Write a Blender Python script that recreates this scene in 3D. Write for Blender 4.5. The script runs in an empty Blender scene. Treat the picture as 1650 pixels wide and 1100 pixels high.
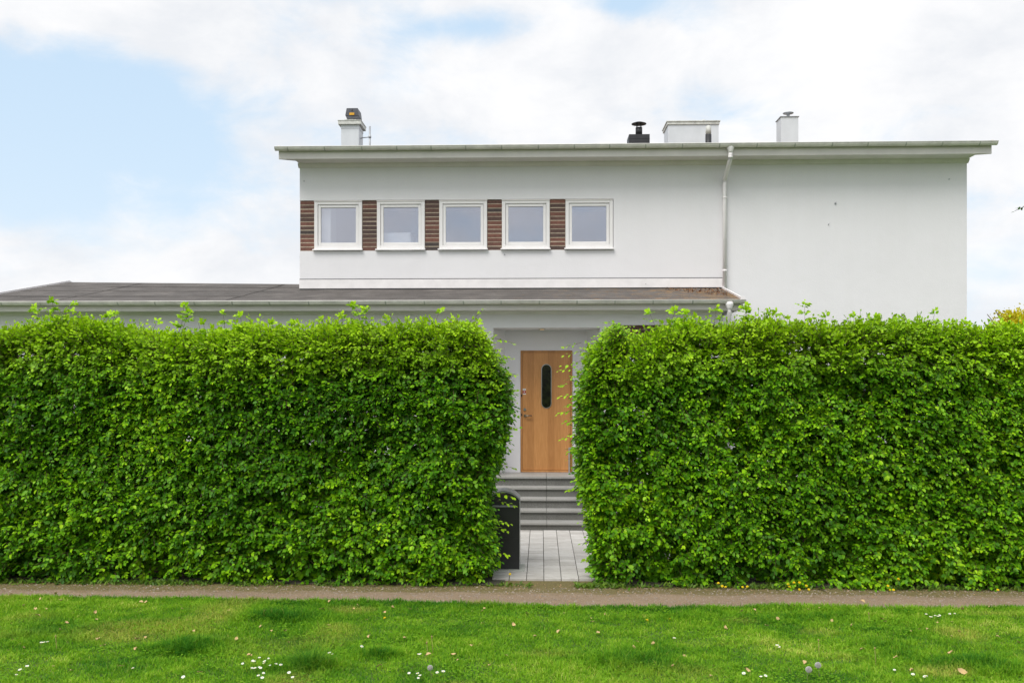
import bpy, bmesh, math, random
import numpy as np
from mathutils import Vector, Matrix
random.seed(7)
R = math.radians
scene = bpy.context.scene
COL = scene.collection

# ------------------------------------------------------------------ camera
EYE = 2.27; F = 1500.0; YAW = R(1.8); VX, VY = 825.0, 618.0
cam_d = bpy.data.cameras.new('camera'); cam = bpy.data.objects.new('camera', cam_d); COL.objects.link(cam)
cam_d.sensor_width = 36; cam_d.lens = 36*F/1650; cam_d.shift_y = 68/1650.0
cam_d.clip_start = 0.1; cam_d.clip_end = 3000
cam.location = (0, 0, EYE); cam.rotation_euler = (R(90), 0, YAW)
scene.camera = cam
def PX(px, Y):                       # survey helper: photo column -> world x at distance Y
    rx = (px-VX)/F
    return Y*(rx*math.cos(YAW)-math.sin(YAW))/(rx*math.sin(YAW)+math.cos(YAW))
def PZ(py, Y, px=VX):
    rx = (px-VX)/F
    return EYE + (VY-py)/F*Y/(rx*math.sin(YAW)+math.cos(YAW))

# ------------------------------------------------------------------ materials
def newmat(name):
    m = bpy.data.materials.new(name); m.use_nodes = True
    nt = m.node_tree
    return m, nt, nt.nodes['Principled BSDF']
def nd(nt, t, **kw):
    n = nt.nodes.new(t)
    for k, v in kw.items():
        if k in n.inputs.keys(): n.inputs[k].default_value = v
        else: setattr(n, k, v)
    return n
def noise(nt, scale, detail=4, rough=.55, coord=None, dist=0):
    n = nd(nt, 'ShaderNodeTexNoise'); n.inputs['Scale'].default_value = scale
    n.inputs['Detail'].default_value = detail; n.inputs['Roughness'].default_value = rough
    n.inputs['Distortion'].default_value = dist
    if coord is not None: nt.links.new(coord, n.inputs['Vector'])
    return n
def ramp(nt, src, stops):
    r = nd(nt, 'ShaderNodeValToRGB'); e = r.color_ramp.elements
    while len(e) < len(stops): e.new(.5)
    for i, (p, c) in enumerate(stops):
        e[i].position = p; e[i].color = (*c, 1) if len(c) == 3 else c
    nt.links.new(src, r.inputs['Fac']); return r
def mixc(nt, fac, a, b, mode='MIX'):
    m = nd(nt, 'ShaderNodeMix', data_type='RGBA', blend_type=mode)
    for s, v in ((0, fac), (6, a), (7, b)):
        if isinstance(v, bpy.types.NodeSocket): nt.links.new(v, m.inputs[s])
        elif isinstance(v, (int, float)): m.inputs[s].default_value = v
        else: m.inputs[s].default_value = (*v, 1)
    return m.outputs[2]
def bump(nt, src, strength, dist, p):
    b = nd(nt, 'ShaderNodeBump'); b.inputs['Strength'].default_value = strength; b.inputs['Distance'].default_value = dist
    nt.links.new(src, b.inputs['Height']); nt.links.new(b.outputs[0], p.inputs['Normal'])
def objco(nt, scale=None):
    tc = nd(nt, 'ShaderNodeTexCoord')
    if scale is None: return tc.outputs['Object']
    mp = nd(nt, 'ShaderNodeMapping'); mp.inputs['Scale'].default_value = scale
    nt.links.new(tc.outputs['Object'], mp.inputs['Vector']); return mp.outputs[0]
def simple(name, col, rough=.5, metal=0, var=.12, scale=6, bmp=0, spec=.5, stretch=(1,1,1)):
    m, nt, p = newmat(name)
    co = objco(nt, stretch)
    n = noise(nt, scale, 6, .6, co)
    r = ramp(nt, n.outputs[0], [(.3, [c*(1-var) for c in col]), (.7, [min(1, c*(1+var)) for c in col])])
    nt.links.new(r.outputs[0], p.inputs['Base Color'])
    p.inputs['Roughness'].default_value = rough; p.inputs['Metallic'].default_value = metal
    p.inputs['Specular IOR Level'].default_value = spec
    if bmp: bump(nt, noise(nt, scale*12, 4, .6, co).outputs[0], bmp, .01, p)
    return m
def stucco():
    m, nt, p = newmat('render_white')
    co = objco(nt)
    big = noise(nt, .5, 5, .6, co); streak = noise(nt, 2.2, 6, .65, objco(nt, (1.6, 1.6, .16)))
    a = ramp(nt, big.outputs[0], [(.3, (.79, .77, .79)), (.7, (.83, .81, .83))])
    b = ramp(nt, streak.outputs[0], [(.35, (.975, .975, .97)), (.6, (1, 1, 1))])
    c = mixc(nt, .6, a.outputs[0], b.outputs[0], 'MULTIPLY')
    nt.links.new(c, p.inputs['Base Color']); p.inputs['Roughness'].default_value = .92
    p.inputs['Specular IOR Level'].default_value = .2
    n2 = noise(nt, 55, 5, .6, co); n3 = noise(nt, 3, 3, .5, co)
    mx = nd(nt, 'ShaderNodeMath', operation='MULTIPLY_ADD'); nt.links.new(n3.outputs[0], mx.inputs[0]); mx.inputs[1].default_value = 2.2
    nt.links.new(n2.outputs[0], mx.inputs[2])
    bump(nt, mx.outputs[0], .25, .012, p)
    return m
def felt():
    m, nt, p = newmat('roof_felt')
    co = objco(nt)
    n = noise(nt, 2.2, 6, .65, co)
    base = ramp(nt, n.outputs[0], [(.25, (.06, .053, .048)), (.55, (.11, .099, .092)), (.8, (.19, .172, .158))])
    sp = noise(nt, 130, 3, .8, co)
    g = mixc(nt, .65, base.outputs[0], ramp(nt, sp.outputs[0], [(.3, (.4, .4, .4)), (.7, (1.8, 1.75, 1.7))]).outputs[0], 'MULTIPLY')
    # moss and rust litter, grown with a shape of its own towards the wall junction
    ms = noise(nt, 5, 7, .7, objco(nt, (1, 2.4, 1)))
    sx = nd(nt, 'ShaderNodeSeparateXYZ'); nt.links.new(co, sx.inputs[0])
    mr = nd(nt, 'ShaderNodeMapRange'); nt.links.new(sx.outputs[0], mr.inputs[0])
    mr.inputs[1].default_value = -3; mr.inputs[2].default_value = 3.2; mr.inputs[3].default_value = -.14; mr.inputs[4].default_value = .13
    my = nd(nt, 'ShaderNodeMapRange'); nt.links.new(sx.outputs[1], my.inputs[0])
    my.inputs[1].default_value = 15.2; my.inputs[2].default_value = 16.5; my.inputs[3].default_value = -.06; my.inputs[4].default_value = .1
    a = nd(nt, 'ShaderNodeMath', operation='ADD'); nt.links.new(mr.outputs[0], a.inputs[0]); nt.links.new(my.outputs[0], a.inputs[1])
    b = nd(nt, 'ShaderNodeMath', operation='ADD'); nt.links.new(a.outputs[0], b.inputs[0]); nt.links.new(ms.outputs[0], b.inputs[1])
    msk = ramp(nt, b.outputs[0], [(.52, (0, 0, 0)), (.62, (1, 1, 1))])
    mc = ramp(nt, noise(nt, 30, 4, .7, co).outputs[0], [(.3, (.10, .04, .015)), (.5, (.26, .14, .05)), (.72, (.38, .30, .16))])
    c = mixc(nt, msk.outputs[0], g, mc.outputs[0])
    # pale lichen dots
    li = nd(nt, 'ShaderNodeTexVoronoi'); li.inputs['Scale'].default_value = 22; nt.links.new(co, li.inputs['Vector'])
    lm = ramp(nt, li.outputs['Distance'], [(.1, (1, 1, 1)), (.17, (0, 0, 0))])
    lf = nd(nt, 'ShaderNodeMath', operation='MULTIPLY'); nt.links.new(lm.outputs[0], lf.inputs[0])
    lg = ramp(nt, ms.outputs[0], [(.5, (0, 0, 0)), (.62, (.7, .7, .7))]); nt.links.new(lg.outputs[0], lf.inputs[1])
    c = mixc(nt, lf.outputs[0], c, (.36, .34, .28))
    nt.links.new(c, p.inputs['Base Color']); p.inputs['Roughness'].default_value = .9
    bump(nt, sp.outputs[0], .5, .01, p)
    return m
def wood():
    m, nt, p = newmat('oiled_oak')
    co = objco(nt)
    sx = nd(nt, 'ShaderNodeSeparateXYZ'); nt.links.new(co, sx.inputs[0])
    # boards ~14 cm wide, each with its own tone
    dv = nd(nt, 'ShaderNodeMath', operation='DIVIDE'); nt.links.new(sx.outputs[0], dv.inputs[0]); dv.inputs[1].default_value = .118
    fl = nd(nt, 'ShaderNodeMath', operation='FLOOR'); nt.links.new(dv.outputs[0], fl.inputs[0])
    wn = nd(nt, 'ShaderNodeTexWhiteNoise', noise_dimensions='1D'); nt.links.new(fl.outputs[0], wn.inputs['W'])
    grain = noise(nt, 9, 8, .65, objco(nt, (7, 7, .45)), .6)
    g = ramp(nt, grain.outputs[0], [(.2, (.49, .21, .062)), (.5, (.60, .285, .098)), (.8, (.69, .355, .135))])
    t = ramp(nt, wn.outputs[0], [(0, (.86, .82, .78)), (1, (1.08, 1.08, 1.08))])
    c = mixc(nt, 1, g.outputs[0], t.outputs[0], 'MULTIPLY')
    fine = noise(nt, 60, 4, .6, objco(nt, (5, 5, .12)))
    c = mixc(nt, .5, c, ramp(nt, fine.outputs[0], [(.3, (.8, .76, .7)), (.7, (1.1, 1.1, 1.1))]).outputs[0], 'MULTIPLY')
    nt.links.new(c, p.inputs['Base Color']); p.inputs['Roughness'].default_value = .42
    bump(nt, fine.outputs[0], .15, .004, p)
    return m
def brickmat(dark=1.0):
    m, nt, p = newmat('dark_brick')
    at = nd(nt, 'ShaderNodeAttribute', attribute_name='rnd')
    r = ramp(nt, at.outputs['Fac'], [(0, (.06*dark, .045*dark, .042*dark)), (.35, (.10*dark, .056*dark, .046*dark)), (.7, (.145*dark, .068*dark, .052*dark)), (1, (.19*dark, .08*dark, .058*dark))])
    n = noise(nt, 26, 6, .7, objco(nt))
    c = mixc(nt, .8, r.outputs[0], ramp(nt, n.outputs[0], [(.3, (.62, .6, .6)), (.72, (1.4, 1.35, 1.3))]).outputs[0], 'MULTIPLY')
    nt.links.new(c, p.inputs['Base Color']); p.inputs['Roughness'].default_value = .75
    bump(nt, n.outputs[0], .5, .008, p)
    return m
def granite(name, a, b, rough=.7):
    m, nt, p = newmat(name)
    co = objco(nt)
    n = noise(nt, 170, 3, .75, co); n2 = noise(nt, 2.5, 5, .6, co)
    r = ramp(nt, n.outputs[0], [(.36, a), (.62, b)])
    c = mixc(nt, .7, r.outputs[0], ramp(nt, n2.outputs[0], [(.3, (.78, .78, .76)), (.7, (1.12, 1.12, 1.12))]).outputs[0], 'MULTIPLY')
    nt.links.new(c, p.inputs['Base Color']); p.inputs['Roughness'].default_value = rough
    bump(nt, n.outputs[0], .3, .004, p)
    return m
def leafmat(name, stops, trans=.35, rough=.42, young=(.42, .52, .04), spec=.2):
    m, nt, p = newmat(name)
    at = nd(nt, 'ShaderNodeAttribute', attribute_name='rnd'); ay = nd(nt, 'ShaderNodeAttribute', attribute_name='young')
    r = ramp(nt, at.outputs['Fac'], stops)
    c = mixc(nt, ay.outputs['Fac'], r.outputs[0], young)
    nt.links.new(c, p.inputs['Base Color']); p.inputs['Roughness'].default_value = rough
    p.inputs['Specular IOR Level'].default_value = spec
    tr = nd(nt, 'ShaderNodeBsdfTranslucent')
    tc = mixc(nt, 1, c, (1.35, 1.25, .6), 'MULTIPLY'); nt.links.new(tc, tr.inputs['Color'])
    ms = nd(nt, 'ShaderNodeMixShader'); ms.inputs[0].default_value = trans
    nt.links.new(p.outputs[0], ms.inputs[1]); nt.links.new(tr.outputs[0], ms.inputs[2])
    nt.links.new(ms.outputs[0], nt.nodes['Material Output'].inputs['Surface'])
    return m
def panemat(name, tint, refl):
    m, nt, p = newmat(name)
    tr = nd(nt, 'ShaderNodeBsdfTransparent'); tr.inputs[0].default_value = (.94, .95, .96, 1)
    gl = nd(nt, 'ShaderNodeBsdfGlossy'); gl.inputs['Color'].default_value = (*tint, 1); gl.inputs['Roughness'].default_value = .015
    n = noise(nt, 1.6, 2, .5, objco(nt)); b = nd(nt, 'ShaderNodeBump'); b.inputs['Strength'].default_value = .05; b.inputs['Distance'].default_value = .02
    nt.links.new(n.outputs[0], b.inputs['Height']); nt.links.new(b.outputs[0], gl.inputs['Normal'])
    ms = nd(nt, 'ShaderNodeMixShader'); ms.inputs[0].default_value = refl
    nt.links.new(tr.outputs[0], ms.inputs[1]); nt.links.new(gl.outputs[0], ms.inputs[2])
    nt.links.new(ms.outputs[0], nt.nodes['Material Output'].inputs['Surface'])
    return m
def emit(name, col, s):
    m, nt, p = newmat(name); p.inputs['Base Color'].default_value = (*col, 1)
    p.inputs['Emission Color'].default_value = (*col, 1); p.inputs['Emission Strength'].default_value = s
    return m
M = dict(
    stucco=stucco(), felt=felt(), wood=wood(), brick=brickmat(), brickd=brickmat(.55),
    mortar=simple('mortar', (.52, .43, .33), .95, var=.2, scale=20, bmp=.4),
    trim=simple('painted_trim', (.78, .73, .71), .5, var=.07, scale=3, bmp=.05),
    gutter=simple('painted_gutter', (.76, .725, .68), .4, var=.16, scale=5, stretch=(1, 1, 1)),
    bracket=simple('bracket_paint', (.46, .46, .41), .5, var=.1),
    pipe=simple('painted_pipe', (.86, .82, .82), .4, var=.08, scale=4),
    pvc=simple('window_paint', (.85, .82, .815), .38, var=.04, scale=5),
    room=simple('room_paint', (.62, .62, .64), .9, var=.04),
    roomw=simple('room_white', (.9, .9, .9), .7, var=.03),
    pane=panemat('window_glass', (.82, .84, .93), .33),
    dglass=simple('dark_glass', (.012, .015, .004), .14, var=.9, scale=14, spec=.14),  # mottled dark olive paints in the hedge reflection on the door pane
    steel=simple('brushed_steel', (.42, .42, .41), .32, 1, var=.12, scale=12),
    brass=simple('worn_metal', (.26, .23, .18), .3, .9, var=.2, scale=12),
    darkm=simple('dark_sheet', (.035, .035, .038), .5, .2, var=.25, scale=5),
    greym=simple('grey_cowl', (.10, .10, .115), .5, .3, var=.2, scale=6),
    zinc=simple('zinc', (.42, .43, .45), .45, .5, var=.15, scale=9),
    chim=simple('chimney_sheet', (.66, .68, .71), .5, var=.08, scale=3),
    cap=simple('flaking_cap', (.62, .62, .58), .6, var=.25, scale=14),
    yellow=simple('yellow_sticker', (.75, .38, .02), .5, var=.05),
    red=simple('red_sticker', (.42, .03, .02), .5, var=.05),
    white=simple('white_sticker', (.78, .78, .76), .5, var=.03),
    black=simple('black_box', (.016, .017, .018), .42, 0, var=.3, scale=2.5, bmp=.05),
    rim=simple('grey_rim', (.30, .31, .30), .5, .2, var=.1),
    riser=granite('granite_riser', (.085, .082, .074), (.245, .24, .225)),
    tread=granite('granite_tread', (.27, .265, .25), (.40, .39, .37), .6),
    conc=granite('concrete', (.36, .37, .33), (.5, .5, .46), .9),
    bark=simple('bark', (.12, .085, .06), .9, var=.35, scale=16, bmp=.6, stretch=(1, 1, .3)),
    twig=simple('twig', (.13, .085, .05), .85, var=.3, scale=20),
    leaf=leafmat('hedge_leaf', [(0, (.02, .09, .004)), (.38, (.078, .245, .005)), (.68, (.235, .50, .007)), (1, (.54, .78, .02))], .22, .45, (.50, .76, .015)),
    grass=leafmat('grass_blade', [(0, (.05, .20, .014)), (.45, (.19, .41, .018)), (.82, (.32, .54, .035)), (1, (.58, .64, .15))], .36, .55, (.56, .52, .13), .12),
    weed=leafmat('weed_leaf', [(0, (.04, .11, .018)), (1, (.12, .24, .03))], .3),
    maple=leafmat('yellow_leaf', [(0, (.34, .30, .01)), (.5, (.56, .52, .015)), (1, (.72, .64, .03))], .4),
    dleaf=simple('dry_leaf', (.60, .42, .20), .8, var=.35, scale=3),
    petal=simple('daisy_petal', (.86, .86, .84), .6, var=.03),
    dand=simple('dandelion_petal', (.85, .66, .01), .6, var=.1, scale=60),
    fluff=simple('seed_fluff', (.72, .70, .66), .9, var=.1, scale=90),
    stem=simple('flower_stem', (.22, .26, .08), .6, var=.2),
    lamp=emit('warm_lamp', (1, .62, .25), 1.6),
)
# pebble and paving grounds
def gravelmat():
    m, nt, p = newmat('gravel_path')
    co = objco(nt)
    n = noise(nt, 90, 5, .8, co); big = noise(nt, 1.2, 5, .6, objco(nt, (.5, 1.4, 1)))
    r = ramp(nt, n.outputs[0], [(.28, (.13, .088, .056)), (.5, (.31, .225, .15)), (.75, (.60, .46, .33))])
    c = mixc(nt, .6, r.outputs[0], ramp(nt, big.outputs[0], [(.3, (.78, .76, .72)), (.7, (1.15, 1.13, 1.1))]).outputs[0], 'MULTIPLY')
    sx = nd(nt, 'ShaderNodeSeparateXYZ'); nt.links.new(co, sx.inputs[0])
    mr = nd(nt, 'ShaderNodeMapRange'); nt.links.new(sx.outputs[1], mr.inputs[0])
    mr.inputs[1].default_value = 9.86; mr.inputs[2].default_value = 10.45; mr.inputs[3].default_value = -.2; mr.inputs[4].default_value = .62
    ns = noise(nt, 3.2, 7, .7, objco(nt, (.6, 2, 1)))
    ad = nd(nt, 'ShaderNodeMath', operation='ADD'); nt.links.new(mr.outputs[0], ad.inputs[0]); nt.links.new(ns.outputs[0], ad.inputs[1])
    k = ramp(nt, ad.outputs[0], [(.48, (0, 0, 0)), (.68, (.85, .85, .85))])
    mossc = ramp(nt, noise(nt, 40, 5, .75, co).outputs[0], [(.3, (.06, .048, .02)), (.5, (.15, .125, .03)), (.75, (.27, .23, .07))])
    c = mixc(nt, k.outputs[0], c, mossc.outputs[0])
    nt.links.new(c, p.inputs['Base Color']); p.inputs['Roughness'].default_value = .95
    bump(nt, n.outputs[0], .8, .012, p)
    return m
M['gravel'] = gravelmat()
M['soil'] = simple('lawn_soil', (.07, .125, .022), .95, var=.35, scale=8, bmp=.6)
M['earth'] = simple('garden_ground', (.07, .12, .03), .95, var=.3, scale=5, bmp=.4)
def pavemat():
    m, nt, p = newmat('pale_paver')
    at = nd(nt, 'ShaderNodeAttribute', attribute_name='rnd')
    r = ramp(nt, at.outputs['Fac'], [(0, (.46, .435, .405)), (1, (.60, .575, .545))])
    n = noise(nt, 5, 7, .7, objco(nt, (1, 3.5, 1))); f = noise(nt, 120, 3, .7, objco(nt))
    c = mixc(nt, .75, r.outputs[0], ramp(nt, n.outputs[0], [(.28, (.62, .6, .56)), (.5, (.98, .98, .98)), (.8, (1.12, 1.12, 1.12))]).outputs[0], 'MULTIPLY')
    nt.links.new(c, p.inputs['Base Color']); p.inputs['Roughness'].default_value = .85
    bump(nt, f.outputs[0], .3, .004, p)
    return m
M['paver'] = pavemat()
M['joint'] = simple('joint_dirt', (.06, .055, .035), .95, var=.4, scale=15)

# ------------------------------------------------------------------ mesh helpers
class MB:
    def __init__(s): s.bm = bmesh.new(); s.rnd = s.bm.verts.layers.float.new('rnd')
    def box(s, x0, x1, y0, y1, z0, z1, bev=0, mi=0, rnd=0, seg=2):
        r = bmesh.ops.create_cube(s.bm, size=1)
        vs = r['verts']
        for v in vs:
            v.co = Vector(((x0+x1)/2+v.co.x*(x1-x0), (y0+y1)/2+v.co.y*(y1-y0), (z0+z1)/2+v.co.z*(z1-z0)))
            v[s.rnd] = rnd
        fs = set(f for v in vs for f in v.link_faces)
        for f in fs: f.material_index = mi
        if bev:
            es = set(e for v in vs for e in v.link_edges)
            o = bmesh.ops.bevel(s.bm, geom=list(es), offset=bev, segments=seg, affect='EDGES', profile=.6)
            for f in o['faces']: f.material_index = mi
            for v in o['verts']: v[s.rnd] = rnd
        return s
    def quad(s, *pts, mi=0):
        f = s.bm.faces.new([s.bm.verts.new(p) for p in pts]); f.material_index = mi; return s
    def tube(s, pts, r, seg=12, cap=True, mi=0):
        rs = r if isinstance(r, (list, tuple)) else [r]*len(pts)
        pts = [Vector(p) for p in pts]; rings = []
        for i, p in enumerate(pts):
            d = (pts[min(i+1, len(pts)-1)]-pts[max(i-1, 0)]).normalized()
            u = d.cross(Vector((0, 0, 1)) if abs(d.z) < .9 else Vector((1, 0, 0))).normalized(); w = d.cross(u)
            rings.append([s.bm.verts.new(p+(u*math.cos(a)+w*math.sin(a))*rs[i]) for a in [2*math.pi*k/seg for k in range(seg)]])
        for a, b in zip(rings, rings[1:]):
            for k in range(seg):
                f = s.bm.faces.new((a[k], a[(k+1) % seg], b[(k+1) % seg], b[k])); f.smooth = True; f.material_index = mi
        if cap:
            for rg in (rings[0], rings[-1]):
                f = s.bm.faces.new(rg); f.material_index = mi
        return s
    def lathe(s, cx, cy, prof, seg=24, mi=0):   # prof: (r, z)
        rings = [[s.bm.verts.new((cx+r*math.cos(2*math.pi*k/seg), cy+r*math.sin(2*math.pi*k/seg), z)) for k in range(seg)] for r, z in prof]
        for a, b in zip(rings, rings[1:]):
            for k in range(seg):
                f = s.bm.faces.new((a[k], a[(k+1) % seg], b[(k+1) % seg], b[k])); f.smooth = True; f.material_index = mi
        s.bm.faces.new(rings[0]); s.bm.faces.new(rings[-1]); return s
    def prism(s, prof, x0, x1, mi=0, smooth=False):   # closed profile of (y,z) extruded along x
        a = [s.bm.verts.new((x0, y, z)) for y, z in prof]; b = [s.bm.verts.new((x1, y, z)) for y, z in prof]
        n = len(prof)
        for k in range(n):
            f = s.bm.faces.new((a[k], a[(k+1) % n], b[(k+1) % n], b[k])); f.material_index = mi; f.smooth = smooth
        s.bm.faces.new(a); s.bm.faces.new(b); return s
    def prismy(s, prof, y0, y1, mi=0):   # profile of (x,z) extruded along y
        a = [s.bm.verts.new((x, y0, z)) for x, z in prof]; b = [s.bm.verts.new((x, y1, z)) for x, z in prof]
        n = len(prof)
        for k in range(n):
            f = s.bm.faces.new((a[k], a[(k+1) % n], b[(k+1) % n], b[k])); f.material_index = mi
        for q in (a, b):
            f = s.bm.faces.new(q); f.material_index = mi
        return s
    def build(s, name, mats, parent=None, origin=None):
        bmesh.ops.recalc_face_normals(s.bm, faces=s.bm.faces)
        me = bpy.data.meshes.new(name); s.bm.to_mesh(me); s.bm.free()
        for m in (mats if isinstance(mats, (list, tuple)) else [mats]): me.materials.append(m)
        o = bpy.data.objects.new(name, me); COL.objects.link(o)
        if parent is not None: o.parent = parent
        if parent is None and origin is not None:
            me.transform(Matrix.Translation(-Vector(origin))); o.location = origin
        elif parent is not None:
            base = parent
            off = Vector((0, 0, 0))
            while base is not None: off += base.location; base = base.parent
            me.transform(Matrix.Translation(-off))
        return o
def empty(name, loc, label, cat, group=None):
    o = bpy.data.objects.new(name, None); COL.objects.link(o); o.location = loc; o.empty_display_size = .2
    o['label'] = label; o['category'] = cat
    if group: o['group'] = group
    return o
def tag(o, label, cat, group=None):
    o['label'] = label; o['category'] = cat
    if group: o['group'] = group
    return o
def npmesh(name, verts, faces_flat, loop_counts, mats, attrs=None, mat_index=None, smooth=True):
    me = bpy.data.meshes.new(name)
    nv = len(verts); nl = len(faces_flat); nf = len(loop_counts)
    me.vertices.add(nv); me.vertices.foreach_set('co', np.asarray(verts, np.float32).ravel())
    me.loops.add(nl); me.loops.foreach_set('vertex_index', np.asarray(faces_flat, np.int32))
    me.polygons.add(nf)
    st = np.zeros(nf, np.int32); st[1:] = np.cumsum(loop_counts)[:-1]
    me.polygons.foreach_set('loop_start', st)
    if smooth: me.polygons.foreach_set('use_smooth', np.ones(nf, bool))
    if mat_index is not None: me.polygons.foreach_set('material_index', np.asarray(mat_index, np.int32))
    for m in mats: me.materials.append(m)
    me.update(calc_edges=True)
    for k, v in (attrs or {}).items():
        a = me.attributes.new(k, 'FLOAT', 'POINT'); a.data.foreach_set('value', np.asarray(v, np.float32))
    o = bpy.data.objects.new(name, me); COL.objects.link(o)
    return o
rng = np.random.default_rng(11)
def nrm(v): return v/np.maximum(np.linalg.norm(v, axis=-1, keepdims=True), 1e-9)
class VNoise:
    def __init__(s, seed, n=64): s.t = np.random.default_rng(seed).random((n, n)); s.n = n
    def __call__(s, x, y):
        xi = np.floor(x).astype(int); yi = np.floor(y).astype(int); fx = x-xi; fy = y-yi
        fx = fx*fx*(3-2*fx); fy = fy*fy*(3-2*fy); n = s.n
        a = s.t[xi % n, yi % n]; b = s.t[(xi+1) % n, yi % n]; c = s.t[xi % n, (yi+1) % n]; d = s.t[(xi+1) % n, (yi+1) % n]
        return (a*(1-fx)+b*fx)*(1-fy)+(c*(1-fx)+d*fx)*fy
def leaves(base, tip_dir, normal, size, rnd, young, name, mats, wid=.68, fold=.2):
    """ovate pointed leaves: 7 verts, 4 faces each, folded along the midrib and drooping at the tip"""
    n = len(base); t = nrm(tip_dir); s = nrm(np.cross(t, normal)); u = np.cross(s, t)
    L = size[:, None]
    def P(a, b, c): return base+t*L*a+s*L*b+u*L*c
    w = wid/2
    V = np.stack([P(0, 0, 0), P(.28, w*.9, fold*w), P(.66, w*.78, fold*w*.6), P(1, 0, -.10), P(.66, -w*.78, fold*w*.6), P(.28, -w*.9, fold*w), P(.5, 0, .0)], 1).reshape(-1, 3)
    f = np.array([0, 1, 6, 1, 2, 3, 6, 0, 6, 5, 6, 3, 4, 5])
    cnt = np.tile([3, 4, 3, 4], n)
    F = (f[None]+7*np.arange(n)[:, None]).ravel()
    return npmesh(name, V, F, cnt, mats, {'rnd': np.repeat(rnd, 7), 'young': np.repeat(young, 7)})
def sticks(a, b, ra, rb, name, mats):
    """three sided tapering twigs from a to b"""
    n = len(a); d = nrm(b-a); u = nrm(np.cross(d, np.array([.31, .17, .93]))); w = np.cross(d, u)
    V = []
    for k in range(3):
        an = 2*math.pi*k/3; V.append(a+(u*math.cos(an)+w*math.sin(an))*ra)
    for k in range(3):
        an = 2*math.pi*k/3; V.append(b+(u*math.cos(an)+w*math.sin(an))*rb)
    V = np.stack(V, 1).reshape(-1, 3)
    f = np.array([0, 1, 4, 3, 1, 2, 5, 4, 2, 0, 3, 5])
    return npmesh(name, V, (f[None]+6*np.arange(n)[:, None]).ravel(), np.tile([4, 4, 4], n), mats)
def adopt(o, parent):
    o.parent = parent
    off = Vector((0, 0, 0)); b = parent
    while b is not None: off += b.location; b = b.parent
    o.data.transform(Matrix.Translation(-off)); return o

# ------------------------------------------------------------------ ground, path, paving
def struct(o): o['kind'] = 'structure'; return o
g = MB().quad((-400, -200, -.004), (400, -200, -.004), (400, 900, -.004), (-400, 900, -.004)).build('ground', M['earth']); struct(g)
edge_px = [(-300, 958), (0, 962), (200, 964), (400, 967.5), (600, 970), (800, 974), (900, 979), (1080, 979), (1280, 977.5), (1450, 981), (1650, 980.5), (2000, 982)]
ex, ey = [], []
for px, py in edge_px:
    dep = EYE*F/(py-VY); rx = (px-VX)/F
    ex.append(dep*(rx*math.cos(YAW)-math.sin(YAW))); ey.append(dep*(rx*math.sin(YAW)+math.cos(YAW)))
def lawn_edge(x): return np.interp(x, ex, ey)+.028*np.sin(np.asarray(x)*3.1)+.018*np.sin(np.asarray(x)*8.3+1)+.014*np.sin(np.asarray(x)*21.3+2)+.010*np.sin(np.asarray(x)*37+.5)
xs = np.linspace(-12, 12, 241)
V = []; Fc = []
for i, x in enumerate(xs):
    V += [(x, float(lawn_edge(x))-.06, .004), (x, 10.9, .004)]
    if i: Fc += [2*i-2, 2*i, 2*i+1, 2*i-1]
struct(npmesh('path', V, Fc, [4]*240, [M['gravel']], smooth=False))
V = []; Fc = []
lz = VNoise(5)
gx = np.linspace(-10, 10, 161); gy = np.linspace(-4, 9.75, 111)
for yy in gy:
    for xx in gx: V.append((xx, yy, 0))
V = np.array(V)
V[:, 1] = np.where(V[:, 1] > 9.7, lawn_edge(V[:, 0]), np.minimum(V[:, 1], lawn_edge(V[:, 0])-.02))
def lawn_h(x, y): return .008+.03*lz(x*1.3+50, y*1.3+50)*np.clip((lawn_edge(x)-y)/.5, 0, 1)
V[:, 2] = lawn_h(V[:, 0], V[:, 1])
nx = len(gx); idx = np.arange(len(gx)*len(gy)).reshape(len(gy), nx)
Fc = np.stack([idx[:-1, :-1], idx[:-1, 1:], idx[1:, 1:], idx[1:, :-1]], -1).reshape(-1)
struct(npmesh('lawn', V, Fc, [4]*((len(gy)-1)*(nx-1)), [M['soil']]))

for xa, xb in ((-10, -.42), (.58, 10)):
    struct(MB().quad((xa, 10.44, .012), (xb, 10.44, .012), (xb, 11.3, .012), (xa, 11.3, .012)).build('hedge_bed', M['joint']))
# entrance paving: real 20 cm pavers on a dirt bed
MB().quad((-1.6, 10.72, .006), (1.9, 10.72, .006), (1.9, 14.3, .006), (-1.6, 14.3, .006)).build('paving_bed', M['joint'])['kind'] = 'structure'
pv = MB()
px0 = PX(876, 12.0)
YS = 14.24
for i in range(-7, 9):
    for j in range(18):
        a = px0+i*.2; y1 = YS-j*.196
        if y1 < 11.32 and not (-.75 < a < .62): continue
        if y1-.19 < 10.7: continue
        dz = random.uniform(-.002, .002)
        pv.box(a+.0035, a+.1965, y1-.191, y1, -.02, .034+dz, .003, 0, random.random(), 1)
struct(pv.build('paving', M['paver']))

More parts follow.
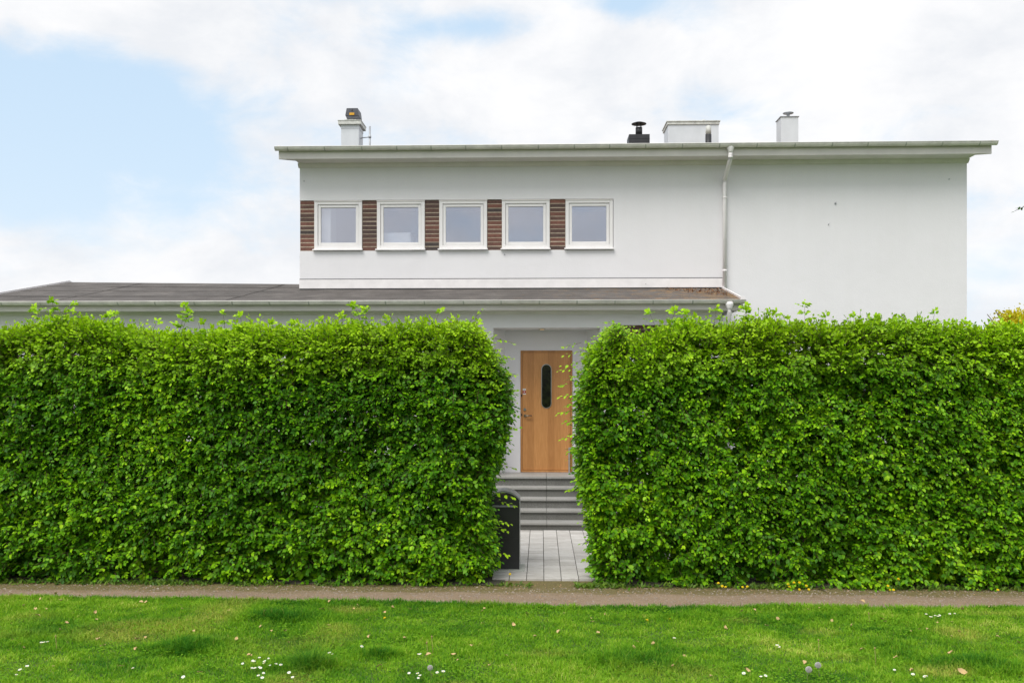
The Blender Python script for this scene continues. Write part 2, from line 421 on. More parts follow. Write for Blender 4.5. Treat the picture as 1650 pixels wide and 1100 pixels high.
# ------------------------------------------------------------------ house
YU, YW, YB, YG = 16.7, 15.45, 16.1, 15.0      # upper facade, wing facade, recess back, wing gutter
XL, XR = PX(483, YU), PX(1558, YU)
house = empty('house', (0, YU, 0), 'white rendered two-storey house with long low entrance wing behind the hedges', 'house')
def wall_panel(u0, u1, z0, z1, n0, n1, holes, axis='x'):
    """panel with real openings; u runs along x (axis 'x') or y (axis 'y'), n is thickness"""
    mb = MB(); bm = mb.bm
    us = sorted({u0, u1, *[min(max(h[k], u0), u1) for h in holes for k in (0, 1)]}); zs = sorted({z0, z1, *[h[k] for h in holes for k in (2, 3)]})
    def P(u, n, z): return (u, n, z) if axis == 'x' else (n, u, z)
    def solid(i, j):
        if i < 0 or j < 0 or i >= len(us)-1 or j >= len(zs)-1: return False
        uc = (us[i]+us[i+1])/2; zc = (zs[j]+zs[j+1])/2
        return not any(h[0] < uc < h[1] and h[2] < zc < h[3] for h in holes)
    for i in range(len(us)-1):
        for j in range(len(zs)-1):
            if not solid(i, j): continue
            a, b, c, d = us[i], us[i+1], zs[j], zs[j+1]
            mb.quad(P(a, n0, c), P(b, n0, c), P(b, n0, d), P(a, n0, d)); mb.quad(P(a, n1, c), P(a, n1, d), P(b, n1, d), P(b, n1, c))
            if not solid(i-1, j): mb.quad(P(a, n0, c), P(a, n0, d), P(a, n1, d), P(a, n1, c))
            if not solid(i+1, j): mb.quad(P(b, n0, c), P(b, n1, c), P(b, n1, d), P(b, n0, d))
            if not solid(i, j-1): mb.quad(P(a, n0, c), P(a, n1, c), P(b, n1, c), P(b, n0, c))
            if not solid(i, j+1): mb.quad(P(a, n0, d), P(b, n0, d), P(b, n1, d), P(a, n1, d))
    bmesh.ops.remove_doubles(bm, verts=bm.verts, dist=.0005)
    return mb
ZR0, ZR1 = PZ(403, YU), PZ(321, YU)            # ribbon of windows
XRIB = PX(988.5, YU)
ZTOP = PZ(257.5, YU)
wall_panel(XL, XR, 0, ZTOP, YU, YU+.32, [(XL-.1, XRIB, ZR0, ZR1)]).build('wall', M['stucco'], house)
wall_panel(YU+.3205, 24.6, 0, ZTOP, XL, XL+.3, [], 'y').build('wall', M['stucco'], house)
MB().box(XL+.001, XL+.3, YU+.32, YU+.3205, 0, ZTOP).build('wall', M['stucco'], house)
wall_panel(YU+.3205, 24.6, 0, ZTOP, XR-.3, XR, [], 'y').build('wall', M['stucco'], house)
MB().box(XL, XR, 24.6, 24.9, 0, ZTOP).build('wall', M['stucco'], house)
# brick piers of the window ribbon
win = [(506, 583.5), (607, 684.5), (707.5, 785), (808.5, 886), (911, 988)]
pier = [(483, 506), (583.5, 607), (684.5, 707.5), (785, 808.5), (886, 911)]
def brick_stack(x0, x1, z0, z1, y, n, name, mat, dep=.28, parts=1, bond=False):
    mb = MB(); mb.box(x0, x1, y+.001, y+dep, z0, z1, 0, 1)
    h = (z1-z0)/n
    for k in range(n):
        m = parts; off = (.5 if (bond and k % 2) else 0)
        w = (x1-x0)/m
        for q in range(-1, m+1):
            a = x0+(q+off)*w; b = a+w
            a = max(a, x0); b = min(b, x1)
            if b-a < .02: continue
            gx = .006 if parts > 1 else 0
            mb.box(a+gx+random.uniform(0, .004), b-gx-random.uniform(0, .004), y-random.uniform(0, .005), y+.05, z0+k*h+.006, z0+(k+1)*h-.006+random.uniform(-.002, .002), .003, 0, random.random(), 1)
    return mb.build(name, [mat, M['mortar']], house)
for k, (a, b) in enumerate(pier):
    brick_stack(PX(a, YU)+.001, PX(b, YU), ZR0+.001, ZR1-.001, YU+.022, 12, 'brick_pier', M['brick'])
def window(x0, x1, z0, z1, y):
    w = empty_part('window', (x0, y, z0))
    f = MB(); t = .062
    f.box(x0, x0+t, y, y+.09, z0, z1, .004); f.box(x1-t, x1, y, y+.09, z0, z1, .004)
    f.box(x0+t, x1-t, y+.0, y+.09, z1-t, z1, .004); f.box(x0+t, x1-t, y, y+.09, z0, z0+t, .004)
    f.build('frame', M['pvc'], w)
    s = MB(); a, b, c, d = x0+t+.004, x1-t-.004, z0+t+.004, z1-t-.004; q = .05; ys = y+.018
    s.box(a, a+q, ys, y+.08, c, d, .006); s.box(b-q, b, ys, y+.08, c, d, .006)
    s.box(a+q, b-q, ys, y+.08, d-q, d, .006); s.box(a+q, b-q, ys, y+.08, c, c+q, .006)
    s.build('sash', M['pvc'], w)
    MB().box(a+q-.005, b-q+.005, y+.05, y+.056, c+q-.005, d-q+.005).build('pane', M['pane'], w)
    sl = MB(); sl.prism([(y-.06, z0-.032), (y-.06, z0-.014), (y+.02, z0+.006), (y+.02, z0-.02)], x0-.022, x1+.015)
    sl.build('sill', M['pvc'], w)
    tr = MB(); tr.box(x0-.004, x1+.004, y-.012, y-.001, z1-.012, z1+.004); tr.build('drip_trim', M['trim'], w)
    return w
def empty_part(name, loc, parent=None):
    o = bpy.data.objects.new(name, None); COL.objects.link(o); p = parent or house
    o.parent = p; off = Vector((0, 0, 0)); b = p
    while b is not None: off += b.location; b = b.parent
    o.location = Vector(loc)-off; o.empty_display_size = .1; return o
for a, b in win:
    window(PX(a, YU)+.003, PX(b, YU)-.003, ZR0+.035, ZR1-.012, YU+.002)
# room behind the ribbon
ZF = ZR0-.85
MB().quad((XL+.3, YU+.32, ZF), (XRIB+1.5, YU+.32, ZF), (XRIB+1.5, 21, ZF), (XL+.3, 21, ZF)).build('room_floor', simple('room_floor', (.35, .27, .2), .5), house)
MB().box(XL+.3, XRIB+1.5, 21, 21.1, ZF, ZTOP-.12).build('room_wall', M['room'], house)
MB().box(XL+.3, XRIB+1.5, YU+.33, 21, ZTOP-.12, ZTOP-.06).build('room_ceiling', M['roomw'], house)
MB().box(XRIB+1.5, XRIB+1.6, YU+.33, 21, ZF, ZTOP-.12).build('room_wall', M['room'], house)
tag_wf = MB().box(PX(500, 16.9), PX(534, 16.9), 16.84, 17.3, ZF, ZTOP-.2, .01).build('room_partition', M['roomw'], house)
MB().box(PX(612, 16.9), PX(662, 16.9), 16.88, 17.3, ZF, PZ(374, 16.9), .02).build('room_cabinet', M['roomw'], house)

# upper roof
YE = 16.25
XGL, XGR = PX(443, 16.15), PX(1607, 16.15)
XFL, XFR = PX(449, YE), PX(1598, YE)
ZG1 = PZ(234.5, 16.15)                      # gutter lip
ZFB = PZ(253.5, YE)
SLU = .2126; ZRU = (20.6-YE)*SLU; SLB = ZRU/(25.3-20.6)
roof = MB()
roof.prism([(YE-.05, ZG1+.018), (YE-.05, ZG1-.03), (20.6, ZG1-.02+ZRU-.03), (25.3, ZG1-.05), (25.3, ZG1-.012), (20.6, ZG1+ZRU)], XFL-.04, XFR+.05)
ro = roof.build('roof', M['felt'], house)
fa = MB(); fa.box(XFL, XFR, YE, YE+.03, ZFB, ZG1-.037, .004)
fa.build('fascia', M['trim'], house)
for x0, x1 in ((XFL, XFL+.03), (XFR-.03, XFR)):
    v = MB()
    v.prism([(YE+.031, ZFB+.001), (YE+.031, ZG1-.038), (20.6, ZG1+ZRU-.055), (25.29, ZG1-.055), (25.29, ZFB-.03), (20.6, ZFB+ZRU)], x0, x1)
    v.build('verge_board', M['trim'], house)
for x0, x1 in ((XFL+.031, XL-.001), (XR+.001, XFR-.031)):
    v = MB(); q = .012
    v.prism([(YE+.031, ZFB+q), (20.6, ZFB+ZRU+q), (25.2, ZFB-.02+q), (25.2, ZFB+q+.002), (20.6, ZFB+ZRU+q+.02), (YE+.031, ZFB+q+.02)], x0, x1)
    v.build('soffit', M['trim'], house)
# gable triangles
for x0, x1 in ((XL, XL+.299), (XR-.299, XR)):
    v = MB(); v.prism([(YU+.33, ZTOP+.001), (YU+.33, ZG1-.07), (20.6, ZG1+ZRU-.06), (24.6, ZG1-.01), (24.6, ZTOP+.001)], x0, x1)
    v.build('gable', M['stucco'], house)
for x in (XGL+.03, XGR-.07):                # small end blocks on the verge
    MB().box(x, x+.04, YE-.05, YE+.12, ZG1-.012, ZG1+.045, .004).build('verge_block', M['trim'], house)
so = MB(); so.box(XL+.0, XR-.0, YE+.031, YU-.001, ZFB+.012, ZFB+.03); so.box(XL+.3, XR-.3, YU+.33, 24.6, ZTOP-.02, ZTOP)
so.build('soffit', M['trim'], house)
MB().prism([(YU-.075, ZFB+.011), (YU-.001, ZFB+.011), (YU-.001, ZFB-.06), (YU-.03, ZFB-.045), (YU-.06, ZFB-.012)], XL-.02, XR+.02).build('cornice', M['trim'], house)

def gutter(x0, x1, y, ztop, r, name='gutter'):
    mb = MB(); n = 12
    outer = [(y+r*math.cos(math.pi+math.pi*k/n), ztop+r*math.sin(math.pi+math.pi*k/n)) for k in range(n+1)]
    inner = [(y+(r-.004)*math.cos(math.pi+math.pi*k/n), ztop+(r-.004)*math.sin(math.pi+math.pi*k/n)) for k in range(n, -1, -1)]
    mb.prism(outer+inner, x0, x1)
    # rolled front bead
    mb.tube([(x0, y-r-.002, ztop+.001), (x1, y-r-.002, ztop+.001)], .008, 8)
    for xe in (x0, x1-.003):
        mb.prism(outer, xe-.0005, xe+.0035)
    g_ = mb.build(name, M['gutter'], house)
    k = x0+.22
    while k < x1-.05:
        b = MB(); rr = r+.006
        pr = [(y+rr*math.cos(math.pi+math.pi*q/n), ztop+.002+rr*math.sin(math.pi+math.pi*q/n)) for q in range(n+1)]
        pi_ = [(y+(rr-.005)*math.cos(math.pi+math.pi*q/n), ztop+.002+(rr-.005)*math.sin(math.pi+math.pi*q/n)) for q in range(n, -1, -1)]
        b.prism(pr+pi_, k, k+.022); b.box(k, k+.022, y-.004, y+r+.02, ztop+.004, ztop+.01)
        b.build('bracket', M['bracket'], g_)
        k += .625+random.uniform(-.03, .03)
    return g_
gutter(XGL, XGR, 16.165, ZG1, .058)
# upper downpipe
XP = PX(1168, YU-.06); dp = empty_part('downpipe', (XP, YU-.06, 4))
xf = PX(1177, 16.19); zg = ZG1-.05
MB().lathe(xf, 16.19, [(.066, zg+.03), (.062, zg-.02), (.04, zg-.07), (.037, zg-.10)], 20).build('funnel', M['pipe'], dp)
pts = [(xf, 16.19, zg-.09), (xf, 16.20, zg-.15)]
for k in range(9):
    t = k/8; pts.append((xf+(XP-xf)*t, 16.21+(YU-.055-16.21)*t, zg-.20-.26*t-.03*math.sin(math.pi*t)*0))
pts += [(XP, YU-.055, zg-.52), (XP, YU-.055, 3.93)]
MB().tube(pts, .037, 16).build('pipe', M['pipe'], dp)
for z in (zg-.17, PZ(322, YU), PZ(438, YU)):
    x_ = xf if z > zg-.2 else XP; y_ = 16.2 if z > zg-.2 else YU-.055
    MB().tube([(x_, y_, z-.016), (x_, y_, z+.016)], .0405, 16).build('clamp', M['pipe'], dp)
# marks on the wall: small hooks
for px, py in ((1346, 328), (1335, 361.5), (1529, 289), (490, 292), (813, 410), (1040, 458)):
    x, z = PX(px, YU), PZ(py, YU, px); h = MB()
    s = .02 if px == 1346 else .011
    h.tube([(x, YU+.01, z), (x, YU-.02, z), (x+.006, YU-.03, z+s)], s*.45, 8); h.box(x-s*.8, x+s*.8, YU-.006, YU+.01, z-s, z+s*.8, .002)
    h.build('wall_hook', M['zinc'], house)

# ---- wing
XWR = PX(1163, YW); XWL = -9.35; XRR = 3.24; XRL = -9.65
ZS = 3.466; ZGW = PZ(484.3, YG); ZL = .74
opx0, opx1 = PX(795, YW), PX(967, YW); ZC = PZ(528, YW)
bz0, bz1 = PZ(545, YW), PZ(524, YW); bx0, bx1 = PX(990, YW), PX(1157, YW)
wall_panel(XWL, XWR, 0, ZS+.03, YW, YW+.3, [(opx0, opx1, -.1, ZC), (bx0, bx1, bz0, bz1)]).build('wall', M['stucco'], house)
MB().box(XWR-.28, XWR, YW+.3005, YU-.001, 0, ZS+.03).build('wall', M['stucco'], house)
MB().box(XWL, XWL+.3, YW+.3005, 21.6, 0, ZS+.03).build('wall', M['stucco'], house)
MB().prismy([(XWL+.3, 0), (XL-.001, 0), (XL-.001, ZS+.03), (XWL+.3, ZS+.03)], 21.6, 21.9).build('wall', M['stucco'], house)
# brick band right of the porch
bb = MB(); bb.box(bx0+.001, bx1-.001, YW+.02, YW+.28, bz0+.001, bz1-.001, 0, 1)
hh = (bz1-bz0)/3
for r_ in range(3):
    L_ = .245; x = bx0+(.0 if r_ == 2 else (-.09 if r_ == 1 else -.16))
    while x < bx1:
        a, b = max(x+.004, bx0+.002), min(x+L_-.004, bx1-.002)
        if b-a > .02: bb.box(a, b, YW+.012, YW+.06, bz0+r_*hh+.004, bz0+(r_+1)*hh-.004, .003, 0, random.random(), 1)
        x += L_
bb.build('brick_band', [M['brickd'], M['mortar']], house)
# porch recess: splayed sides, ceiling, back wall with door opening
rx0, rx1 = PX(814, YB), PX(945, YB)
dx0, dx1 = PX(838.5, YB), PX(922.6, YB); dzt = PZ(564.5, YB)
rc = wall_panel(rx0-.25, rx1+.25, 0, ZC+.2, YB, YB+.25, [(dx0, dx1, ZL-.01, dzt)])
rc.build('porch_wall', M['stucco'], house)
sd = MB()
sd.prismy([(0, 0), (0, .001), (.001, .001)], 0, .001) if False else None
for xa, xb, s in ((opx0, rx0, -1), (opx1, rx1, 1)):
    a = [(xa, YW+.3002), (xb, YB-.001), (xb+s*.12, YB-.001), (xa+s*.12, YW+.3002)]
    vs = [[sd.bm.verts.new((x, y, z)) for x, y in a] for z in (0, ZC+.1)]
    for k in range(4): sd.bm.faces.new((vs[0][k], vs[0][(k+1) % 4], vs[1][(k+1) % 4], vs[1][k]))
    sd.bm.faces.new(vs[0]); sd.bm.faces.new(vs[1])
sd.build('porch_cheek', M['stucco'], house)
MB().box(opx0-.1, opx1+.1, YW+.302, YB-.002, ZC+.001, ZC+.09).build('porch_ceiling', M['stucco'], house)
lm = MB(); lx, ly = PX(873.5, 15.8), 15.78
lm.lathe(lx, ly, [(.045, ZC-.004), (.055, ZC-.012), (.058, ZC-.002), (.05, ZC+.001)], 20)
lo = lm.build('ceiling_lamp', M['steel'], house)
MB().lathe(lx, ly, [(.001, ZC-.010), (.042, ZC-.010), (.044, ZC-.0045), (.001, ZC-.0042)], 20).build('bulb', M['lamp'], lo)
# door
door = empty_part('door', (dx0, YB, ZL))
df = MB(); t = .028; dy = YB+.045
df.box(dx0+.002, dx0+t, dy-.01, dy+.09, ZL+.001, dzt-.002, .003); df.box(dx1-t, dx1-.002, dy-.01, dy+.09, ZL+.001, dzt-.002, .003)
df.box(dx0+t, dx1-t, dy-.01, dy+.09, dzt-.03, dzt-.002, .003); df.box(dx0+t, dx1-t, dy-.02, dy+.09, ZL+.001, ZL+.032, .003)
df.build('frame', M['wood'], door)
lf = MB(); la, lb = dx0+t+.004, dx1-t-.004; zt = dzt-.034
lf.box(la, lb, dy+.004, dy+.05, ZL+.037, zt, .003); leaf_o = lf.build('door_leaf', M['wood'], door)
cx = PX(880.5, YB); zc0, zc1 = PZ(657, YB), PZ(587, YB); rr = 7.6*YB/F
def capsule(r_, z0, z1, n=16): return [(cx+r_*math.cos(a), z1-rr+r_*math.sin(a)) for a in [math.pi*k/n for k in range(n+1)]]+[(cx+r_*math.cos(a), z0+rr+r_*math.sin(a)) for a in [math.pi+math.pi*k/n for k in range(n+1)]]
MB().prismy(capsule(rr-.002, zc0, zc1), dy-.002, dy+.006).build('pane', M['dglass'], door)
rg = MB(); o_ = capsule(rr+.007, zc0, zc1); i_ = capsule(rr-.004, zc0, zc1); n = len(o_)
for k in range(n):
    a, b, c, d = o_[k], o_[(k+1) % n], i_[(k+1) % n], i_[k]
    for y0, y1 in ((dy-.008, dy+.005),):
        rg.quad((a[0], y0, a[1]), (b[0], y0, b[1]), (c[0], y0-.0, c[1]), (d[0], y0, d[1]))
        rg.quad((a[0], y0, a[1]), (a[0], y1, a[1]), (b[0], y1, b[1]), (b[0], y0, b[1]))
        rg.quad((d[0], y0, d[1]), (c[0], y0, c[1]), (c[0], y1, c[1]), (d[0], y1, d[1]))
bmesh.ops.remove_doubles(rg.bm, verts=rg.bm.verts, dist=.0003)
rg.build('pane_ring', M['steel'], door)
hx, hz = PX(846, YB), PZ(669.5, YB)
h = MB(); h.tube([(hx, dy+.004, hz), (hx, dy-.012, hz)], .024, 16); h.tube([(hx, dy-.01, hz), (hx, dy-.05, hz), (hx+.012, dy-.058, hz), (hx+.12, dy-.056, hz+.002)], .0105, 10)
h.build('handle', M['brass'], door)
kx, kz = PX(845.5, YB), PZ(659.5, YB)
k_ = MB(); k_.tube([(kx, dy+.004, kz), (kx, dy-.016, kz)], .024, 18); k_.tube([(kx, dy-.015, kz), (kx, dy-.022, kz)], .014, 14); k_.box(kx-.003, kx+.003, dy-.0235, dy-.0215, kz-.008, kz+.008, 0, 1)
k_.build('lock', [M['steel'], M['darkm']], door)
sx_, sz = PX(844.8, YB), PZ(630.5, YB); s = MB()
s.box(sx_-.027, sx_+.027, dy+.001, dy+.0045, sz+.016, sz+.050, 0, 0); s.box(sx_-.027, sx_+.027, dy+.001, dy+.0047, sz-.032, sz+.0155, 0, 1)
s.box(sx_-.027, sx_+.027, dy+.001, dy+.0043, sz-.052, sz-.0325, 0, 0)
s.lathe(0, 0, [(.001, 0), (.001, .0001)], 3) if False else None
s.box(sx_-.020, sx_+.020, dy-.0005, dy+.0008, sz+.029, sz+.033, 0, 2); s.box(sx_-.010, sx_+.010, dy-.0005, dy+.0008, sz-.014, sz+.004, .003, 0)
s.build('sticker', [M['white'], M['red'], M['darkm']], door)
for z in (PZ(637, YB), PZ(668, YB)):
    MB().box(dx0+.012, dx0+.030, dy-.02, dy-.009, z-.02, z+.02, .004).build('strike_plate', M['darkm'], door)

# wing roof: slab in two pieces (in front of the upper wall, and left of it up to its ridge)
sl = (PZ(466, YU)-ZGW)/(YU-YG)
zr = lambda y: ZGW+.004+sl*(y-YG)
YRg = 18.7
rw = MB()
th = .05
yf0 = YG+.03
rw.prism([(yf0, zr(yf0)), (YU-.001, zr(YU)), (YU-.001, zr(YU)-th), (yf0, zr(yf0)-.025)], XL, XRR-.03)
def slabL():
    # left piece, ridge dips a little towards the upper storey
    zl, zrr = PZ(453, YRg, 105)-.02, PZ(458.3, YRg, 483)
    a = [(XRL+.03, yf0, zr(yf0)), (XL-.001, yf0, zr(yf0)), (XL-.001, YRg, zrr), (XRL+.03, YRg, zl)]
    b = [(XRL+.03, 22.4, zr(yf0)), (XL-.001, 22.4, zr(yf0)), (XL-.001, YRg, zrr), (XRL+.03, YRg, zl)]
    for q in (a, b):
        top = [rw.bm.verts.new(p) for p in q]; bot = [rw.bm.verts.new((p[0], p[1], p[2]-.03)) for p in q]
        rw.bm.faces.new(top); rw.bm.faces.new(bot)
        for k in range(4): rw.bm.faces.new((top[k], top[(k+1) % 4], bot[(k+1) % 4], bot[k]))
    return zl
zl = slabL()
rwo = rw.build('roof', M['felt'], house)
# welded sheet seams on the felt
zrr = PZ(458.3, YRg, 483)
se = MB()
def zs_(x, y):
    u = (x-XRL)/(XL-XRL); zrdg = zl+(zrr-zl)*u
    return zr(yf0)+(zrdg-zr(yf0))*(y-yf0)/(YRg-yf0)
for y in (15.9, 16.9, 17.8):
    for k in range(10):
        x0 = XRL+.05+k*(XL-XRL-.06)/10; x1 = x0+(XL-XRL-.06)/10
        w0 = .02*math.sin(k*1.7+y); w1 = .02*math.sin((k+1)*1.7+y)
        se.quad((x0, y+w0, zs_(x0, y)+.004), (x1, y+w1, zs_(x1, y)+.004), (x1, y+w1+.035, zs_(x1, y+.035)+.004), (x0, y+w0+.035, zs_(x0, y+.035)+.004))
        se.quad((x0, y+w0, zs_(x0, y)-.002), (x1, y+w1, zs_(x1, y)-.002), (x1, y+w1, zs_(x1, y)+.004), (x0, y+w0, zs_(x0, y)+.004))
for xa in (-8.1, -5.2):
    se.quad((xa, yf0+.02, zs_(xa, yf0+.02)+.003), (xa+.03, yf0+.02, zs_(xa, yf0+.02)+.005), (xa+.03, YRg-.05, zs_(xa, YRg-.05)+.005), (xa, YRg-.05, zs_(xa, YRg-.05)+.003))
se.build('felt_seam', M['felt'], rwo)
fw = MB(); YF = 15.12
fw.box(XRL, XRR-.02, YF, YF+.03, ZS, ZGW-.03, .004)
fw.build('fascia', M['trim'], house)
MB().box(XRL+.02, XRR-.03, YF+.031, YW-.001, ZS+.005, ZS+.02).build('soffit', M['trim'], house)
MB().prism([(YW-.05, ZS+.004), (YW-.001, ZS+.004), (YW-.001, ZS-.05), (YW-.02, ZS-.04)], XWL, XWR).build('cornice', M['trim'], house)
gutter(XRL-.03, XRR+.03, YG+.02, ZGW, .055)
# verges
vv = MB()
vv.prism([(yf0-.02, zr(yf0)-.05), (yf0-.02, zr(yf0)+.03), (YU-.002, zr(YU)+.03), (YU-.002, ZS), (YF+.05, ZS)], XRR-.03, XRR)
vv.box(XRR-.05, XRR+.015, yf0-.03, yf0+.03, zr(yf0)+.002, zr(yf0)+.05, .004)
vv.build('verge_board', M['pipe'], house)
vl = MB(); vl.prism([(yf0-.02, zr(yf0)-.05), (yf0-.02, zr(yf0)+.03), (YRg, zl+.035), (22.4, zr(yf0)+.03), (22.4, ZS), (YF+.05, ZS)], XRL, XRL+.029)
vl.build('verge_board', M['pipe'], house)
# flashing at the foot of the upper wall
zf0, zf1 = PZ(464, YU), PZ(449.5, YU); xfe = PX(1164, YU)
fl = MB(); fl.box(XL-.004, xfe, YU-.022, YU-.001, zf0, zf1, .003); fl.build('flashing', M['pipe'], house)
MB().box(XL-.002, xfe, YU-.012, YU-.0012, zf1+.001, zf1+.014).build('flashing_seal', M['darkm'], house)
MB().box(XL, xfe, YU-.015, YU-.0011, zr(YU)-.02, zf0-.001).build('upstand', M['darkm'], house)
# wing downpipe at the corner
d2 = empty_part('downpipe', (2.95, YG, 3)); wx = PX(1175.5, YG+.02)
zg = ZGW-.05
MB().lathe(wx, YG+.02, [(.066, zg+.02), (.062, zg-.03), (.042, zg-.075), (.038, zg-.10)], 20).build('funnel', M['pipe'], d2)
MB().tube([(wx, YG+.02, zg-.09), (wx, YG+.03, zg-.14), (wx+.01, YG+.12, zg-.28), (wx+.02, YW-.08, zg-.62), (wx+.02, YW-.05, zg-.75), (wx+.02, YW-.05, .05)], .037, 16).build('pipe', M['pipe'], d2)
# tan debris heap in the corner of the roof above the wing
cl_n = 420
cb = np.stack([rng.uniform(2.2, 3.18, cl_n), rng.uniform(15.55, 16.6, cl_n), np.zeros(cl_n)], 1)
keep = (cb[:, 1]-15.5) > (3.2-cb[:, 0])*1.0-.1+.3*rng.random(cl_n)*0
cb = cb[keep]; cb[:, 2] = zr(cb[:, 1])+rng.uniform(.003, .03, len(cb))
tdir = nrm(rng.normal(0, 1, (len(cb), 3))*[1, 1, .3]); nn = nrm(rng.normal(0, .4, (len(cb), 3))+[0, 0, 1])
lit = leaves(cb, tdir, nn, rng.uniform(.02, .045, len(cb)), rng.random(len(cb)), np.zeros(len(cb)), 'leaf_litter', [simple('rust_litter', (.24, .10, .04), .9, var=.4, scale=8)]); lit['kind'] = 'stuff'
adopt(lit, house)

# ---- chimneys and vents
def chimney_left(PZ=lambda py, Y: EYE+(VY-py)/F*Y/((565-VX)/F*math.sin(YAW)+math.cos(YAW))):
    Y = 18.0; x0, x1 = PX(549.6, Y), PX(578.2, Y); zb = 6.3; y1 = Y+.42
    c = empty_part('chimney', (x0, Y, zb))
    b = MB(); b.box(x0, x1, Y, y1, zb, PZ(207, Y), .004); b.box(x0-.006, x1+.006, Y-.006, y1+.006, PZ(207, Y), PZ(201.5, Y), .003); b.build('stack', M['chim'], c)
    k = MB(); k.box(x0-.05, x1+.05, Y-.05, y1+.06, PZ(201.3, Y), PZ(195.5, Y), .006); k.box(x0-.058, x1+.058, Y-.058, y1+.068, PZ(195.4, Y), PZ(194.6, Y)); k.box(x0+.05, x1-.06, Y+.04, y1-.06, PZ(194.5, Y), PZ(191.2, Y), .003); k.build('cap', M['cap'], c)
    f = MB(); a, b_ = PX(556, Y), PX(577.5, Y); z0, z1, z2 = PZ(191, Y), PZ(185.5, Y), PZ(174, Y)
    w = (b_-a)
    prof = [(a+w*.12, z0), (b_-w*.10, z0), (b_, z1), (b_-w*.07, z2), (a+w*.10, z2), (a, z1)]
    f.prismy(prof, Y+.02, Y+.36); f.box(a+w*.04, b_-w*.03, Y+.012, Y+.019, z1-.004, z1+.006)
    f.box(a+w*.46, a+w*.54, Y+.008, Y+.0195, z2-.05, z2-.005)
    cw = f.build('cowl', M['greym'], c)
    m_ = (a+b_)/2; g_ = MB(); g_.box(m_-.048, m_+.048, Y+.004, Y+.0115, PZ(185.3, Y), PZ(181.6, Y)); g_.build('sticker', M['yellow'], c)
    p = MB(); xp = PX(596, Y+.1); p.tube([(xp, Y+.1, 6.3), (xp, Y+.1, PZ(204, Y+.1))], .017, 10); p.tube([(x1, Y+.2, PZ(219, Y)), (x1+.05, Y+.15, PZ(219, Y)), (xp, Y+.1, PZ(219, Y))], .010, 8)
    p.tube([(xp, Y+.1, PZ(220.5, Y)), (xp, Y+.1, PZ(217, Y))], .026, 10); p.build('antenna_mast', M['zinc'], c)
chimney_left()
def vent_black(PZ=lambda py, Y: EYE+(VY-py)/F*Y/((1030-VX)/F*math.sin(YAW)+math.cos(YAW))):
    Y = 18.0; x0, x1 = PX(1013.5, Y), PX(1047, Y)
    c = empty_part('vent_stack', (x0, Y, 6.3))
    b = MB(); b.box(x0, x1, Y, Y+.42, 6.3, PZ(216.2, Y), .005); b.box(x0-.004, x1+.003, Y-.004, Y+.42, PZ(223.3, Y), PZ(223, Y)); b.build('housing', M['darkm'], c)
    xc = PX(1029.5, Y+.2); f = MB(); f.lathe(xc, Y+.2, [(.066, PZ(217, Y+.2)), (.066, PZ(206, Y+.2))], 20)
    f.build('flue', M['darkm'], c)
    k = MB(); k.lathe(xc, Y+.2, [(.145, PZ(200.3, Y+.2)), (.145, PZ(199.7, Y+.2)), (.07, PZ(197.4, Y+.2)), (.002, PZ(196.6, Y+.2))], 24)
    for q in range(4):
        a = q*math.pi/2+.6; xx, yy = xc+.055*math.cos(a), Y+.2+.055*math.sin(a)
        k.box(xx-.008, xx+.008, yy-.004, yy+.004, PZ(207, Y+.2), PZ(200, Y+.2))
    k.build('rain_cap', M['darkm'], c)
vent_black()
def chimney_wide(PZ=lambda py, Y: EYE+(VY-py)/F*Y/((1115-VX)/F*math.sin(YAW)+math.cos(YAW))):
    Y = 18.6; x0, x1 = PX(1076.5, Y), PX(1158, Y); y1 = Y+.62
    c = empty_part('chimney', (x0, Y, 6.3))
    MB().box(x0, x1, Y, y1, 6.3, PZ(201, Y), .006).build('stack', M['chim'], c)
    k = MB(); k.box(x0-.02, x1+.015, Y-.02, y1+.04, PZ(200.9, Y), PZ(196.6, Y), .004); k.box(x0-.035, x1+.03, Y-.035, y1+.055, PZ(196.5, Y), PZ(195, Y), .002); k.build('cap', M['cap'], c)
    for px, r_, hgt in ((1111, .06, .05), (1124, .055, .03), (1139, .05, .055)):
        x = PX(px, Y+.3); z = PZ(195, Y)
        MB().lathe(x, Y+.3, [(r_*.6, z-.01), (r_*.6, z+hgt*.6), (r_*1.3, z+hgt*.7), (r_*.3, z+hgt)], 14).build('rain_cap', M['cap'], c)
    MB().lathe(PX(1133, Y+.3), Y+.25, [(.03, PZ(196, Y)), (.03, PZ(188, Y))], 12).build('chimney_pot', M['cap'], c)
chimney_wide()
def vent_pipe(PZ=lambda py, Y: EYE+(VY-py)/F*Y/((1141-VX)/F*math.sin(YAW)+math.cos(YAW))):
    Y = 17.7; x = PX(1141.5, Y); c = empty_part('vent_pipe', (x, Y, 6.3))
    MB().lathe(x, Y, [(.058, 6.3), (.058, PZ(217, Y))], 18).build('lower_sleeve', M['darkm'], c)
    MB().lathe(x, Y, [(.052, PZ(217, Y)), (.052, PZ(204.5, Y)), (.03, PZ(203, Y))], 18).build('upper_sleeve', M['cap'], c)
vent_pipe()
